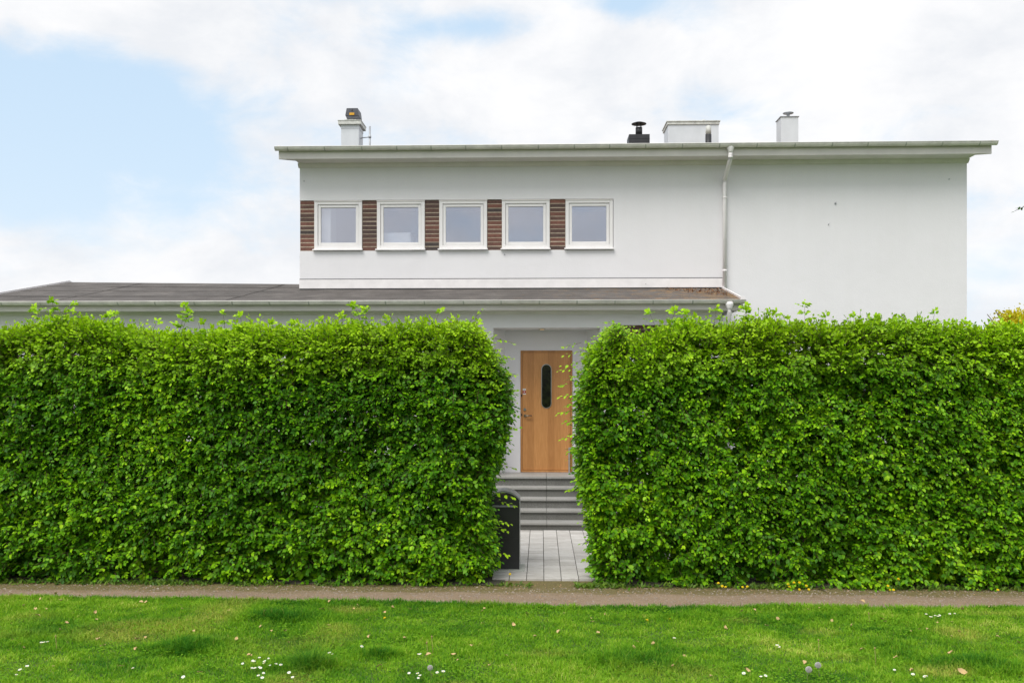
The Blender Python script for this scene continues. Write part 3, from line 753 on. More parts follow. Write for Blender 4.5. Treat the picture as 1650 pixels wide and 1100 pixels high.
def chimney_right(PZ=lambda py, Y: EYE+(VY-py)/F*Y/((1270-VX)/F*math.sin(YAW)+math.cos(YAW))):
    Y = 18.2; x0, x1 = PX(1258.5, Y), PX(1286.5, Y); c = empty_part('chimney', (x0, Y, 6.3))
    MB().box(x0, x1, Y, Y+.36, 6.3, PZ(188.5, Y), .004).build('stack', M['chim'], c)
    MB().box(x0-.018, x1+.015, Y-.018, Y+.38, PZ(188.4, Y), PZ(187.6, Y)).build('cap', M['zinc'], c)
    xc = PX(1270, Y+.18); MB().lathe(xc, Y+.18, [(.03, PZ(188, Y)), (.03, PZ(183.6, Y+.18)), (.1, PZ(183.2, Y+.18)), (.105, PZ(182.4, Y+.18)), (.04, PZ(180.6, Y+.18)), (.002, PZ(180.2, Y+.18))], 20).build('rain_cap', M['zinc'], c)
chimney_right()

# ------------------------------------------------------------------ steps
steps = empty('entrance_steps', (0, 14.3, 0), 'grey granite entrance steps leading up to the wooden door', 'steps')
RS, TD, YL = .148, .28, 15.35
sx0, sx1 = -1.25, 1.75; jx = PX(880.5, 15.3)
for k in range(5):
    zt = ZL-k*RS; yf = YL-k*TD; yb = YB+.04 if k == 0 else YL-(k-1)*TD+.0
    for a, b in ((sx0, jx-.002), (jx+.002, sx1)):
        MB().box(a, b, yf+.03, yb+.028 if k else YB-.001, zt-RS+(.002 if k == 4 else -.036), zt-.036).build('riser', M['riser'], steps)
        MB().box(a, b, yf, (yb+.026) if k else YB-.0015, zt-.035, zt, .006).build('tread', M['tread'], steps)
MB().box(dx0+.001, dx1-.001, YB-.0012, YB+.3, ZL-.12, ZL-.001).build('door_step', M['tread'], steps)

# framed glass panel by the door
fx0, fx1, FY = PX(915.5, 15.9), PX(915.5, 15.9)+.30, 15.72
fz1 = PZ(720.5, FY)
fr = empty('framed_glass_panel', (fx0, FY, ZL), 'low grey metal framed clear panel standing at the right foot of the wooden door', 'screen')
fm = MB(); q = .022
fm.box(fx0, fx0+q, FY, FY+.025, ZL, fz1, .002); fm.box(fx1-q, fx1, FY, FY+.025, ZL, fz1, .002)
fm.box(fx0+q, fx1-q, FY, FY+.025, fz1-q, fz1, .002); fm.box(fx0+q, fx1-q, FY, FY+.025, ZL, ZL+q*1.2, .002)
fm.build('frame', M['zinc'], fr)
MB().box(fx0+q-.003, fx1-q+.003, FY+.01, FY+.014, ZL+q, fz1-q+.003).build('pane', panemat('clear_pane', (.9, .9, .9), .18), fr)

# letter box behind the hedge end
bx1_, bz0_ = PX(837.5, 11.15), .035; bx0_ = bx1_-.38
ZA, ZTB = PZ(803, 11.15), PZ(790, 11.15)
box = empty('letter_box', ((bx0_+bx1_)/2, 11.3, 0), 'tall black free-standing letter box with arched top and grey rim by the left hedge', 'letter box')
def arch(x0, x1, z0, za, zt, n=16):
    c = (x0+x1)/2; w = (x1-x0)/2; h = zt-za; rad = (w*w+h*h)/(2*h); zc = zt-rad; a0 = math.asin(w/rad)
    return [(x0, z0), (x1, z0)]+[(c+rad*math.sin(a0-2*a0*k/n), zc+rad*math.cos(a0-2*a0*k/n)) for k in range(n+1)]
MB().prismy(arch(bx0_+.006, bx1_-.006, bz0_, ZA-.012, ZTB-.02), 11.155, 11.45).build('body', M['black'], box)
rm = MB(); o_ = arch(bx0_, bx1_, bz0_, ZA, ZTB)[1:]; o_.append((bx0_, bz0_)); i_ = arch(bx0_+.005, bx1_-.005, bz0_, ZA-.013, ZTB-.022)[1:]; i_.append((bx0_+.005, bz0_))
for k in range(len(o_)-1):
    a, b, c, d = o_[k], o_[k+1], i_[k+1], i_[k]
    y0, y1 = 11.13, 11.47
    rm.quad((a[0], y0, a[1]), (b[0], y0, b[1]), (c[0], y0, c[1]), (d[0], y0, d[1])); rm.quad((a[0], y1, a[1]), (d[0], y1, d[1]), (c[0], y1, c[1]), (b[0], y1, b[1]))
    rm.quad((a[0], y0, a[1]), (a[0], y1, a[1]), (b[0], y1, b[1]), (b[0], y0, b[1])); rm.quad((d[0], y0, d[1]), (c[0], y0, c[1]), (c[0], y1, c[1]), (d[0], y1, d[1]))
rm.build('rim', M['rim'], box)
sz_ = PZ(815, 11.15)
fm = MB(); fm.prism([(11.12, sz_-.008), (11.154, sz_-.012), (11.154, sz_+.012), (11.128, sz_+.006)], bx0_+.05, PX(831, 11.15)); fm.build('slot_flap', M['rim'], box)
MB().box(bx0_+.012, bx1_-.02, 11.150, 11.1545, PZ(867, 11.15)-.003, PZ(867, 11.15)).build('door_seam', M['darkm'], box)
MB().box(bx0_-.02, PX(845, 11.1), 11.08, 11.5, .005, .05, .006).build('base_slab', M['conc'], box)

# ------------------------------------------------------------------ hedges
VN1, VN2, VN3 = VNoise(1), VNoise(2), VNoise(3)
YF0, YB0 = 10.56, 11.14
def profile(pts, Y, swap=False):
    a = sorted((PX(x, Y), PZ(y, Y, x)) for x, y in pts); return [p[0] for p in a], [p[1] for p in a]
topL = profile([(-300, 515), (0, 528), (60, 522), (110, 512), (180, 518), (240, 530), (290, 533), (350, 526), (400, 524), (470, 528), (540, 522), (600, 520), (660, 524), (700, 516), (735, 516), (765, 530), (790, 558), (806, 592)], 10.75)
topR = profile([(925, 605), (945, 574), (965, 556), (985, 548), (1015, 543), (1045, 534), (1085, 522), (1110, 516), (1150, 520), (1190, 518), (1240, 514), (1300, 518), (1340, 528), (1380, 516), (1430, 514), (1500, 513), (1560, 524), (1600, 524), (1650, 520), (2000, 518)], 10.75)
endL = sorted((PZ(y, 10.6), PX(x, 10.6)) for x, y in [(772, 530), (788, 550), (803, 578), (816, 610), (824, 645), (822, 690), (812, 740), (806, 790), (808, 830), (812, 870), (806, 905), (792, 938)])
endR = sorted((PZ(y, 10.6), PX(x, 10.6)) for x, y in [(972, 538), (950, 558), (934, 588), (926, 618), (922, 650), (926, 700), (924, 760), (934, 810), (944, 860), (948, 900), (952, 938)])
def xend(z, tab): return np.interp(z, [t[0] for t in tab], [t[1] for t in tab])+(-.115-.10*np.clip((1.45-z)/.3, 0, 1) if tab is endL else .145)
def hedge(name, label, side, xfar, top, endt, seed, mat):
    rg_ = np.random.default_rng(seed)
    sgn = 1 if side == 'L' else -1              # outward x direction of the gap end
    vis = -6.6 if side == 'L' else 5.9
    B, A, N, W, FS = [], [], [], [], []
    def ztop(x): return np.interp(x, top[0], top[1])-.14
    # front
    def front(n, back=False, fill=False, zmin=.02):
        x = rg_.uniform(min(xfar, .3*sgn if side == 'R' else xfar), 1, n) if False else None
        lo, hi = (xfar, -.15) if side == 'L' else (.25, xfar)
        x = rg_.uniform(lo, hi, n); z = rg_.uniform(zmin, 3.1, n)
        k = (z < ztop(x)) & ((x < xend(z, endt)) if side == 'L' else (x > xend(z, endt)))
        far = (np.abs(x) > abs(vis)) & (rg_.random(n) > .45); k &= ~far
        x, z = x[k], z[k]
        lump = VN1(x*2.3+seed, z*2.3)*.10+VN2(x*6, z*9+seed)*.13
        # holes: thin places
        hol = VN3(x*4.2+seed*3, z*5.0); low = np.clip((.5-z)/.38, 0, 1)
        k = (rg_.random(len(x)) > np.clip((hol-.66)*2.6, 0, .5)) & (rg_.random(len(x)) > low*np.clip((VN1(x*3.0+9, z*0+3)-.30)*2.6, 0, .93)*(0 if fill else 1))
        x, z, lump, hol = x[k], z[k], lump[k], hol[k]
        dep = np.minimum(rg_.exponential(.05, len(x)), .26)+np.clip((hol-.5)*3, 0, 1)*.20*(VN2(x*8, z*11) > .4)
        if fill: dep = rg_.uniform(.16, .40, len(x)); lump = lump*0
        edge = np.clip(1-(ztop(x)-z)/.22, 0, 1)**2*.16
        dx = (xend(z, endt)-x)*sgn; corner = np.clip(1-dx/.2, 0, 1)**2*.12
        y = YF0-lump+.05+dep+edge+corner
        if back: y = YB0+lump-dep-.06-edge
        s_ = 1 if back else -1
        p = np.stack([x, y, z], 1)
        a = np.stack([rg_.normal(0, .55, len(x)), s_*np.ones(len(x))*rg_.uniform(.5, 1.1, len(x)), rg_.normal(-.28, .38, len(x))+np.clip(1-(ztop(x)-z)/.3, 0, 1)*.9], 1)
        nn = np.stack([rg_.normal(0, .35, len(x)), s_*rg_.uniform(.2, 1.1, len(x)), rg_.uniform(.45, 1.1, len(x))], 1)
        B.append(p); A.append(nrm(a)); N.append(nrm(nn)); W.append(np.clip(1-(ztop(x)-z)/.48, 0, 1)); FS.append(np.full(len(x), 1.65 if fill else 1.))
    area = abs(xfar)*3.05
    front(int(area*600)); front(int(area*200), True); front(int(area*620), fill=True); front(int(area*150), fill=True, zmin=2.1)
    # gap end and top
    n = 1500*2; y = rg_.uniform(YF0, YB0, n); z = rg_.uniform(.02, 2.95, n); xe = xend(z, endt)
    lump = VN1(y*3+seed, z*2.4)*.08
    hol = VN3(y*5.2+seed, z*5.0); k = rg_.random(n) > np.clip((hol-.7)*3, 0, .7)
    y, z, xe, lump = y[k], z[k], xe[k], lump[k]; n = len(y)
    dep = np.minimum(rg_.exponential(.05, n), .2)
    B.append(np.stack([xe+sgn*(lump-.09-dep), y, z], 1))
    A.append(nrm(np.stack([sgn*rg_.uniform(.5, 1, n), rg_.normal(-.3, .5, n), rg_.normal(-.25, .35, n)], 1)))
    N.append(nrm(np.stack([sgn*rg_.uniform(.1, .7, n), rg_.normal(-.35, .3, n), rg_.uniform(.5, 1, n)], 1))); W.append(np.clip(1-(2.85-z)/.5, 0, 1)*.8)
    # top
    n = int(abs(xfar)*.65*520); lo, hi = (xfar, -.33) if side == 'L' else (.33, xfar)
    x = rg_.uniform(lo, hi, n); y = rg_.uniform(YF0+.03, YB0-.02, n); zt = ztop(x)
    k = ((x < xend(zt-.05, endt)-.02) if side == 'L' else (x > xend(zt-.05, endt)+.02)); x, y, zt = x[k], y[k], zt[k]; n = len(x)
    e = np.clip(np.abs(y-(YF0+YB0)/2)/.3, 0, 1)**3*.09-.10*(VN3(x*3.3+seed, y*3)-.35)
    zz = zt+VN2(x*5, y*5)*.09-.06-e-np.minimum(rg_.exponential(.07, n), .3)
    B.append(np.stack([x, y, zz], 1)); A.append(nrm(np.stack([rg_.normal(0, .45, n), rg_.normal(-.15, .45, n), rg_.uniform(.35, 1, n)], 1)))
    N.append(nrm(np.stack([rg_.normal(0, .5, n), rg_.normal(-.7, .4, n), rg_.uniform(.3, 1, n)], 1))); W.append(np.full(n, 1.0)*rg_.uniform(.5, 1.1, n))
    B = np.concatenate(B); A = np.concatenate(A); N = np.concatenate(N); W = np.concatenate(W)
    Ln = rg_.uniform(.09, .24, len(B))
    # stray longer sprays
    ls = rg_.random(len(B)) < .03; Ln[ls] *= 1.35
    tb, te = [B], [B+A*Ln[:, None]]
    # upright shoots above the top
    shoots = SHOOT[side]
    SB, SA, SN, SL, SW = [], [], [], [], []
    for px, py, lean in shoots:
        if rg_.random() < .3: continue
        x = PX(px, 10.8); zt_ = PZ(py-4+rg_.uniform(-5, 9), 10.8, px); z0 = ztop(x)-.12; h_ = zt_-z0
        seg = max(2, int(h_/.09)); p = np.array([x-lean*.1, 10.72+rg_.uniform(-.12, .2), z0])
        d = nrm(np.array([lean*.35, rg_.normal(0, .1), 1.]))
        for q in range(seg):
            e_ = p+d*h_/seg
            tb.append(p[None]); te.append(e_[None])
            for r_ in range(rg_.integers(2, 6)):
                an = rg_.uniform(0, 2*math.pi); o = np.array([math.cos(an), math.sin(an), .35])
                SB.append(e_ if r_ else p); SA.append(nrm(o)); SN.append(nrm(np.array([rg_.normal(0, .5), rg_.normal(-.5, .3), 1]))); SL.append(rg_.uniform(.05, .13)*(1-.45*q/seg)); SW.append(1.1)
            p = e_; d = nrm(d+rg_.normal(0, .12, 3)*[1, 1, .3])
        SB.append(p); SA.append(d); SN.append(nrm(np.array([.2, -1, .5]))); SL.append(.05); SW.append(1.2)
    # sprays hanging into the gap
    for px, py in GAP[side]:
        x = PX(px, 10.68); z = PZ(py, 10.68, px); p = np.array([x-sgn*.22, 10.72+rg_.uniform(-.1, .15), z+.06]); e_ = np.array([x, p[1]-.03, z])
        tb.append(p[None]); te.append(e_[None]); SB.append(p); SA.append(nrm(e_-p)); SN.append(nrm(np.array([sgn*.3, -.5, .9]))); SL.append(np.linalg.norm(e_-p)); SW.append(.75)
    nb = len(B)
    B = np.concatenate([B, np.array(SB)]); A = np.concatenate([A, np.array(SA)]); N = np.concatenate([N, np.array(SN)]); Ln = np.concatenate([Ln, np.array(SL)]); W = np.concatenate([W, np.array(SW)])
    FS = np.concatenate(FS); FS = np.concatenate([FS, np.ones(len(B)-len(FS))])
    K = 7
    LB, LT, LN, LS, LR, LY = [], [], [], [], [], []
    srnd = rg_.random(len(B))
    S = nrm(np.cross(A, N)); U = np.cross(S, A)
    patch = VN2(B[:, 0]*.9+seed*2, B[:, 2]*1.1)
    for k in range(K):
        t = .12+.88*k/(K-1)
        side_ = 1 if k % 2 else -1
        base = B+A*(Ln*t)[:, None]+rg_.normal(0, .006, B.shape)
        spread = rg_.uniform(.6, 1.25, len(B))*(0 if k == K-1 else 1)
        td = A*(.75+.3*t)+S*side_*spread[:, None]+np.array([0, -.05, -.32])*rg_.uniform(.2, 1.2, len(B))[:, None]
        nn = U+rg_.normal(0, .32, B.shape)
        sz = rg_.uniform(.034, .064, len(B))*FS*1.05*(1 if k < K-1 else .72)*(1.08-.18*np.clip(B[:, 2]/3, 0, 1))
        keep = rg_.random(len(B)) < .9
        LB.append(base[keep]); LT.append(td[keep]); LN.append(nn[keep]); LS.append(sz[keep])
        LR.append(np.clip(.0+.40*srnd+.42*rg_.random(len(B))+.3*(patch-.4), 0, 1)[keep])
        yg = np.clip(W*(.45+.5*VN1(B[:, 0]*1.2+20, B[:, 1]*2))+rg_.normal(0, .09, len(B))*W, 0, .85)*np.clip(t+.2, 0, 1)
        LY.append(np.clip(yg, 0, 1)[keep])
    LB, LT, LN, LS, LR, LY = map(np.concatenate, (LB, LT, LN, LS, LR, LY))
    inz = LB[:, 2] > .012; LB, LT, LN, LS, LR, LY = LB[inz], LT[inz], LN[inz], LS[inz], LR[inz], LY[inz]
    root = empty(name, ((xfar+(-.3 if side == 'L' else .4))/2, (YF0+YB0)/2, 0), label, 'hedge')
    fo = leaves(LB, LT, LN, LS, LR, LY, 'foliage', [mat]); adopt(fo, root)
    tb = np.concatenate(tb); te = np.concatenate(te)
    # inner twigs
    m_ = int(abs(xfar)*520); lo, hi = (xfar, -.72) if side == 'L' else (.8, xfar)
    ix = rg_.uniform(lo, hi, m_); iz = rg_.uniform(.05, 2.75, m_); iy = rg_.uniform(YF0+.16, YB0-.16, m_)
    ia = np.stack([ix, iy, iz], 1); ib = ia+nrm(rg_.normal(0, 1, (m_, 3))+[0, -.3, .7])*rg_.uniform(.1, .35, (m_, 1))
    ib[:, 1] = np.clip(ib[:, 1], YF0+.05, YB0-.05)
    tw = sticks(np.concatenate([tb, ia]), np.concatenate([te, ib]), .0028, .0016, 'twigs', [M['twig']]); adopt(tw, root)
    # woody stems planted along the row
    x = -.62 if side == 'L' else .68
    while abs(x) < abs(xfar)-.2:
        st = MB()
        for q in range(2):
            px_, py_ = x+random.uniform(-.05, .05), (YF0+YB0)/2+random.uniform(-.1, .1); pts = [(px_, py_, -.02)]
            for zq in (.5, 1.1, 1.8, 2.6): px_ += random.uniform(-.08, .08); py_ += random.uniform(-.05, .05); pts.append((px_, py_, zq))
            st.tube(pts, [.026, .022, .017, .011, .005], 7)
        st.build('stem', M['bark'], root)
        x -= sgn*.33+random.uniform(-.05, .05)*1
    return root
SHOOT = {
 'L': [(15, 512, 0), (45, 508, .2), (92, 487, .2), (105, 492, .5), (80, 505, -.5), (130, 508, .4), (175, 508, .2), (190, 512, .5), (232, 505, .2), (240, 512, .7), (292, 503, .3), (300, 504, .9), (335, 518, 0), (365, 508, .2), (372, 512, .6), (398, 520, -.2), (470, 518, .3), (520, 520, -.4), (548, 505, .3), (590, 498, .3), (585, 503, -.5), (650, 514, .5), (700, 508, .2), (738, 502, .1), (745, 508, .6), (770, 518, .4), (430, 520, -.2), (620, 512, .1)],
 'R': [(1015, 526, -.5), (1062, 486, -.5), (1075, 500, .1), (1098, 503, .5), (1060, 508, -.9), (1130, 505, .3), (1152, 507, .4), (1108, 512, .2), (1192, 497, -.2), (1198, 505, .1), (1232, 508, -.2), (1256, 503, 0), (1270, 506, .5), (1295, 500, .2), (1310, 505, .5), (1326, 514, .5), (1365, 514, -.2), (1385, 508, .3), (1400, 512, .5), (1450, 511, 0), (1505, 508, .2), (1545, 518, .3), (1620, 516, 0), (1480, 512, -.4), (1575, 520, -.1)],
}
GAP = {
 'L': [(828, 552), (826, 578), (832, 604), (829, 628), (831, 648), (833, 668), (826, 690), (824, 726), (828, 756), (826, 800), (830, 818), (822, 843), (820, 860), (818, 895), (824, 640)],
 'R': [(910, 572), (905, 590), (901, 598), (912, 612), (903, 640), (908, 655), (898, 668), (910, 682), (904, 706), (915, 730), (916, 790), (934, 842), (936, 878), (906, 560), (940, 905), (901, 622)],
}
hl = hedge('hedge', 'tall clipped green hedge to the left of the entrance gap', 'L', -8.2, topL, endL, 3, M['leaf'])
hr = hedge('hedge', 'tall clipped green hedge to the right of the entrance gap', 'R', 7.6, topR, endR, 8, M['leaf'])

# ------------------------------------------------------------------ grass
def grass():
    n = 560000
    y = 6.2+3.7*rng.random(n); x = rng.uniform(-7.2, 7.2, n)
    ok = (np.abs(x+.03*y) < .60*y+.35) & (y < lawn_edge(x)+rng.normal(.0, .022, len(x)))
    x, y = x[ok], y[ok]; nin = len(x)
    x2 = rng.uniform(-10, 10, 260000); y2 = rng.uniform(3.6, 9.9, 260000)      # thinner sward beside and before the framed lawn
    k2 = (~((np.abs(x2+.03*y2) < .60*y2+.35) & (y2 > 6.2))) & (y2 < lawn_edge(x2)+rng.normal(0, .022, len(x2)))
    x = np.concatenate([x, x2[k2]]); y = np.concatenate([y, y2[k2]])
    tuft = [(PX(300, 7.85), 7.82, .36, .10), (PX(500, 7.35), 7.35, .38, .10), (PX(605, 7.7), 7.68, .26, .07), (PX(255, 8.6), 8.6, .5, .03), (PX(450, 8.9), 8.9, .4, .05), (PX(1010, 7.6), 7.55, .5, .055), (PX(1060, 7.9), 7.9, .3, .03), (PX(1610, 7.4), 7.45, .5, .07), (PX(440, 8.9), 8.9, .4, .03), (PX(1300, 9.1), 9.1, .5, .02), (PX(1130, 8.9), 8.9, .5, .02), (PX(700, 8.3), 8.3, .4, .03), (PX(90, 8.3), 8.25, .4, .03), (PX(1420, 7.9), 7.9, .4, .03)]
    T = np.zeros(len(x))
    H = np.zeros(len(x))
    for a, b, r_, h_ in tuft:
        d = np.exp(-(((x-a)/r_)**2+((y-b)/(r_*.55))**2)*1.3); d = d*(.25+1.2*VN1(x*9+a, y*11)*(.4+VN2(x*3.3, y*5+a))); T += d*min(1, h_/.05); H += d*h_
    base = VN1(x*1.4+3, y*1.9+7); fine = VN2(x*6, y*7)
    H = H*1.15+.018*np.clip(1-(lawn_edge(x)-y)/.35, 0, 1)+.020+.022*base+.026*fine*fine+rng.normal(0, .007, len(x))
    H = np.maximum(H, .012)
    # clumped positions
    n = len(x); az = rng.uniform(0, 2*math.pi, n); lean = np.abs(rng.normal(.75, .4, n))
    d = np.stack([np.cos(az)*lean, np.sin(az)*lean, np.ones(n)], 1); d = nrm(d)
    side = np.stack([-np.sin(az+rng.normal(0, .9, n)), np.cos(az), np.zeros(n)], 1); side = nrm(side)
    w = rng.uniform(.0018, .0040, n)[:, None]; w[nin:] *= 1.7
    b = np.stack([x, y, lawn_h(x, y)-.004], 1); m = b+d*(H*.55)[:, None]
    tip = b+d*(H*.95)[:, None]+np.stack([np.cos(az), np.sin(az), -.35*np.ones(n)], 1)*(H*.35*np.minimum(lean*1.6, 1))[:, None]
    V = np.stack([b-side*w, b+side*w, m+side*w*.8, m-side*w*.8, tip], 1).reshape(-1, 3)
    f = np.array([0, 1, 2, 3, 3, 2, 4]); F = (f[None]+5*np.arange(n)[:, None]).ravel()
    pat = VN3(x*.9+11, y*1.4); dry = np.clip((VN2(x*1.6+31, y*2.6+4)-.62)*2.2, 0, .6)
    mid = VN1(x*3.1+40, y*4.2+13); tiny = VN2(x*14+5, y*17)
    r_ = np.clip(.50+.45*(pat-.5)+.4*(mid-.5)+.35*(tiny-.5)+rng.normal(0, .17, n)-.32*np.clip(T, 0, 1)-.22*np.clip(1-(lawn_edge(x)-y)/.35, 0, 1)+.2*(fine-.5), 0, 1)  # tufts: deeper green of their own, plus tuft shadow put into blade colour
    o = npmesh('grass', V, F, np.tile([4, 3], n), [M['grass']], {'rnd': np.repeat(r_, 5), 'young': np.repeat(np.clip(dry*rng.random(n)*1.4+(rng.random(n) < .02)*.5, 0, 1), 5)})
    o['kind'] = 'stuff'; o['label'] = 'short uneven lawn grass in front of the gravel path'
    # grass around the camera side that only other viewpoints see stays plain lawn
grass()
def clover():
    n = 26000; y = 6.3+3.3*rng.random(n); x = rng.uniform(-6.5, 6.2, n)
    m = VN2(x*1.9+14, y*2.6+21)*.7+VN1(x*6+3, y*8)*.5
    k = (m > .70) & (np.abs(x) < .6*y+.3) & (y < lawn_edge(x)-.05); x, y = x[k], y[k]; n = len(x)
    q = 3; x = np.repeat(x, q); y = np.repeat(y, q); an = np.repeat(rng.uniform(0, 6.28, n), q)+np.tile(np.arange(q)*2.094, n)
    h_ = np.repeat(rng.uniform(.015, .045, n), q)
    b = np.stack([x, y, lawn_h(x, y)+h_], 1)
    td = np.stack([np.cos(an), np.sin(an), rng.normal(.1, .2, len(x))], 1); nn = np.stack([rng.normal(0, .25, len(x)), rng.normal(-.2, .25, len(x)), np.ones(len(x))], 1)
    o = leaves(b, td, nn, np.repeat(rng.uniform(.008, .015, n), q), np.repeat(.2+.45*rng.random(n), q), np.zeros(len(x)), 'clover', [M['grass']], wid=.85, fold=.1)
    o['kind'] = 'stuff'; o['label'] = 'low clover leaves growing among the lawn grass'
clover()
# weeds and litter along the hedge foot
def verge():
    n = 5200; x = rng.uniform(-7, 6.5, n); x = np.where(rng.random(n) < .25, rng.choice([-.45, -.2, .5, .75, 1.2, 2.6, 3.6, -4.3], n)+rng.normal(0, .14, n), x)
    ok = VN1(x*2.2+4, x*0+2) > .38; ok |= rng.random(n) < .25; ok &= ~((x > -.12) & (x < .38))
    x = x[ok]; n = len(x); y = 10.42+rng.normal(0, .05, n); az = rng.uniform(0, 2*math.pi, n)
    b = np.stack([x, y, np.full(n, .004)], 1); td = np.stack([np.cos(az), np.sin(az), rng.uniform(.2, 1.6, n)], 1)
    nn = np.stack([rng.normal(0, .3, n), rng.normal(-.3, .3, n), np.ones(n)], 1)
    o = leaves(b, td, nn, rng.uniform(.02, .075, n), rng.random(n), rng.random(n)*.25, 'ground_cover', [M['weed']], wid=.34)
    o['kind'] = 'stuff'; o['label'] = 'low weeds growing along the foot of the hedges'
    n = 4200; x = rng.uniform(-7, 6.5, n); y = 9.55+1.0*rng.random(n)**.5
    y = np.where(rng.random(n) < .12, lawn_edge(x)+rng.exponential(.05, n), y)
    sz = rng.uniform(.005, .02, n); az = rng.uniform(0, 2*math.pi, n)
    b = np.stack([x, y, np.full(n, .006)+rng.random(n)*.006], 1)
    o = leaves(b, np.stack([np.cos(az), np.sin(az), rng.normal(0, .15, n)], 1), np.stack([rng.normal(0, .3, n), rng.normal(0, .3, n), np.ones(n)], 1), sz, rng.random(n), rng.random(n), 'leaf_litter', [simple('bud_scale', (.40, .25, .13), .85, var=.4, scale=3)], wid=.7)
    o['kind'] = 'stuff'; o['label'] = 'fine brown bud scales and bits scattered on the path'
    # pebbles
    n = 12000; x = rng.uniform(-7, 6.5, n); y = 9.5+.85*rng.random(n); k = y > lawn_edge(x)+.02; x, y = x[k], y[k]; n = len(x)
    r_ = (.0025+.011*rng.random(n)**4)[:, None]; c = np.stack([x, y, np.full(n, .005)], 1)
    o6 = np.array([[1, 0, 0], [0, 1, 0], [-1, 0, 0], [0, -1, 0], [0, 0, .7]])
    V = (c[:, None]+o6[None]*r_[:, None]*rng.uniform(.6, 1.2, (n, 5, 1))).reshape(-1, 3)
    f = np.array([0, 1, 4, 1, 2, 4, 2, 3, 4, 3, 0, 4])
    o = npmesh('gravel', V, (f[None]+5*np.arange(n)[:, None]).ravel(), np.tile([3]*4, n), [simple('pebble', (.34, .28, .23), .9, var=.4, scale=25)])
    o['kind'] = 'stuff'; o['label'] = 'small loose stones on the footpath'
verge()

# ------------------------------------------------------------------ flowers and fallen leaves
def ground_at(px, py):
    dep = EYE*F/(py-VY); rx = (px-VX)/F
    return dep*(rx*math.cos(YAW)-math.sin(YAW)), dep*(rx*math.sin(YAW)+math.cos(YAW))
def copy_thing(root, loc, rot, sc, label, group=None):
    r = root.copy(); COL.objects.link(r); r.location = loc; r.rotation_euler = rot; r.scale = (sc, sc, sc); r['label'] = label
    if group: r['group'] = group
    for ch in list(root.children):
        c = ch.copy(); COL.objects.link(c); c.parent = r
    return r
# daisy
def make_daisy():
    d = empty('daisy', (0, 0, 0), 'small white daisy open in the lawn grass', 'daisy', 'daisies in the lawn')
    MB().tube([(0, 0, 0), (.002, .001, .03), (0, 0, .052)], .0009, 5).build('stalk', M['stem'], d)
    p = MB(); n = 13
    for k in range(n):
        a = 2*math.pi*k/n; ca, sa = math.cos(a), math.sin(a)
        p.quad((ca*.003-sa*.0008, sa*.003+ca*.0008, .0525), (ca*.003+sa*.0008, sa*.003-ca*.0008, .0525), (ca*.0125+sa*.0022, sa*.0125-ca*.0022, .055), (ca*.0125-sa*.0022, sa*.0125+ca*.0022, .055))
    p.build('petals', M['petal'], d)
    MB().lathe(0, 0, [(.0038, .052), (.004, .054), (.002, .0565), (.0003, .057)], 8).build('flower_centre', M['dand'], d)
    return d
daisy_px = [(66, 1042), (72, 1041), (77, 1040), (43, 1082), (36, 1087), (216, 1083), (298, 1098), (393, 1074), (409, 1069), (412, 1072), (418, 1067), (428, 1074), (430, 1073), (419, 1080), (405, 1082), (413, 1084), (422, 1082), (424, 1090), (432, 1065), (444, 1076), (436, 1078), (418, 1096), (423, 1099), (453, 1079), (467, 1091), (473, 1098), (537, 1060), (533, 1060), (26, 1094), (660, 1091), (675, 1094), (679, 1096), (674, 1098), (705, 1090), (714, 1091), (672, 1061), (678, 1060), (580, 1049), (1086, 1036), (1252, 1048), (1257, 1048), (1227, 1098), (1230, 1096), (1199, 1092), (1441, 1085), (1471, 1095), (1490, 1096), (1491, 1098), (1492, 995), (1500, 998), (1508, 997), (1512, 996), (1510, 999), (1530, 994), (1538, 993), (1501, 1000)]
d0 = make_daisy()
for i, (px, py) in enumerate(daisy_px):
    x, y = ground_at(px, py+4); sc = random.uniform(.75, 1.15); rot = (R(random.uniform(2, 26)), R(random.uniform(-14, 14)), random.uniform(-.6, .6))
    lab = 'small white daisy open in the lawn grass'
    if i == 0: d0.location = (x, y, .012); d0.rotation_euler = rot
    else: copy_thing(d0, (x, y, .012), rot, sc, lab)
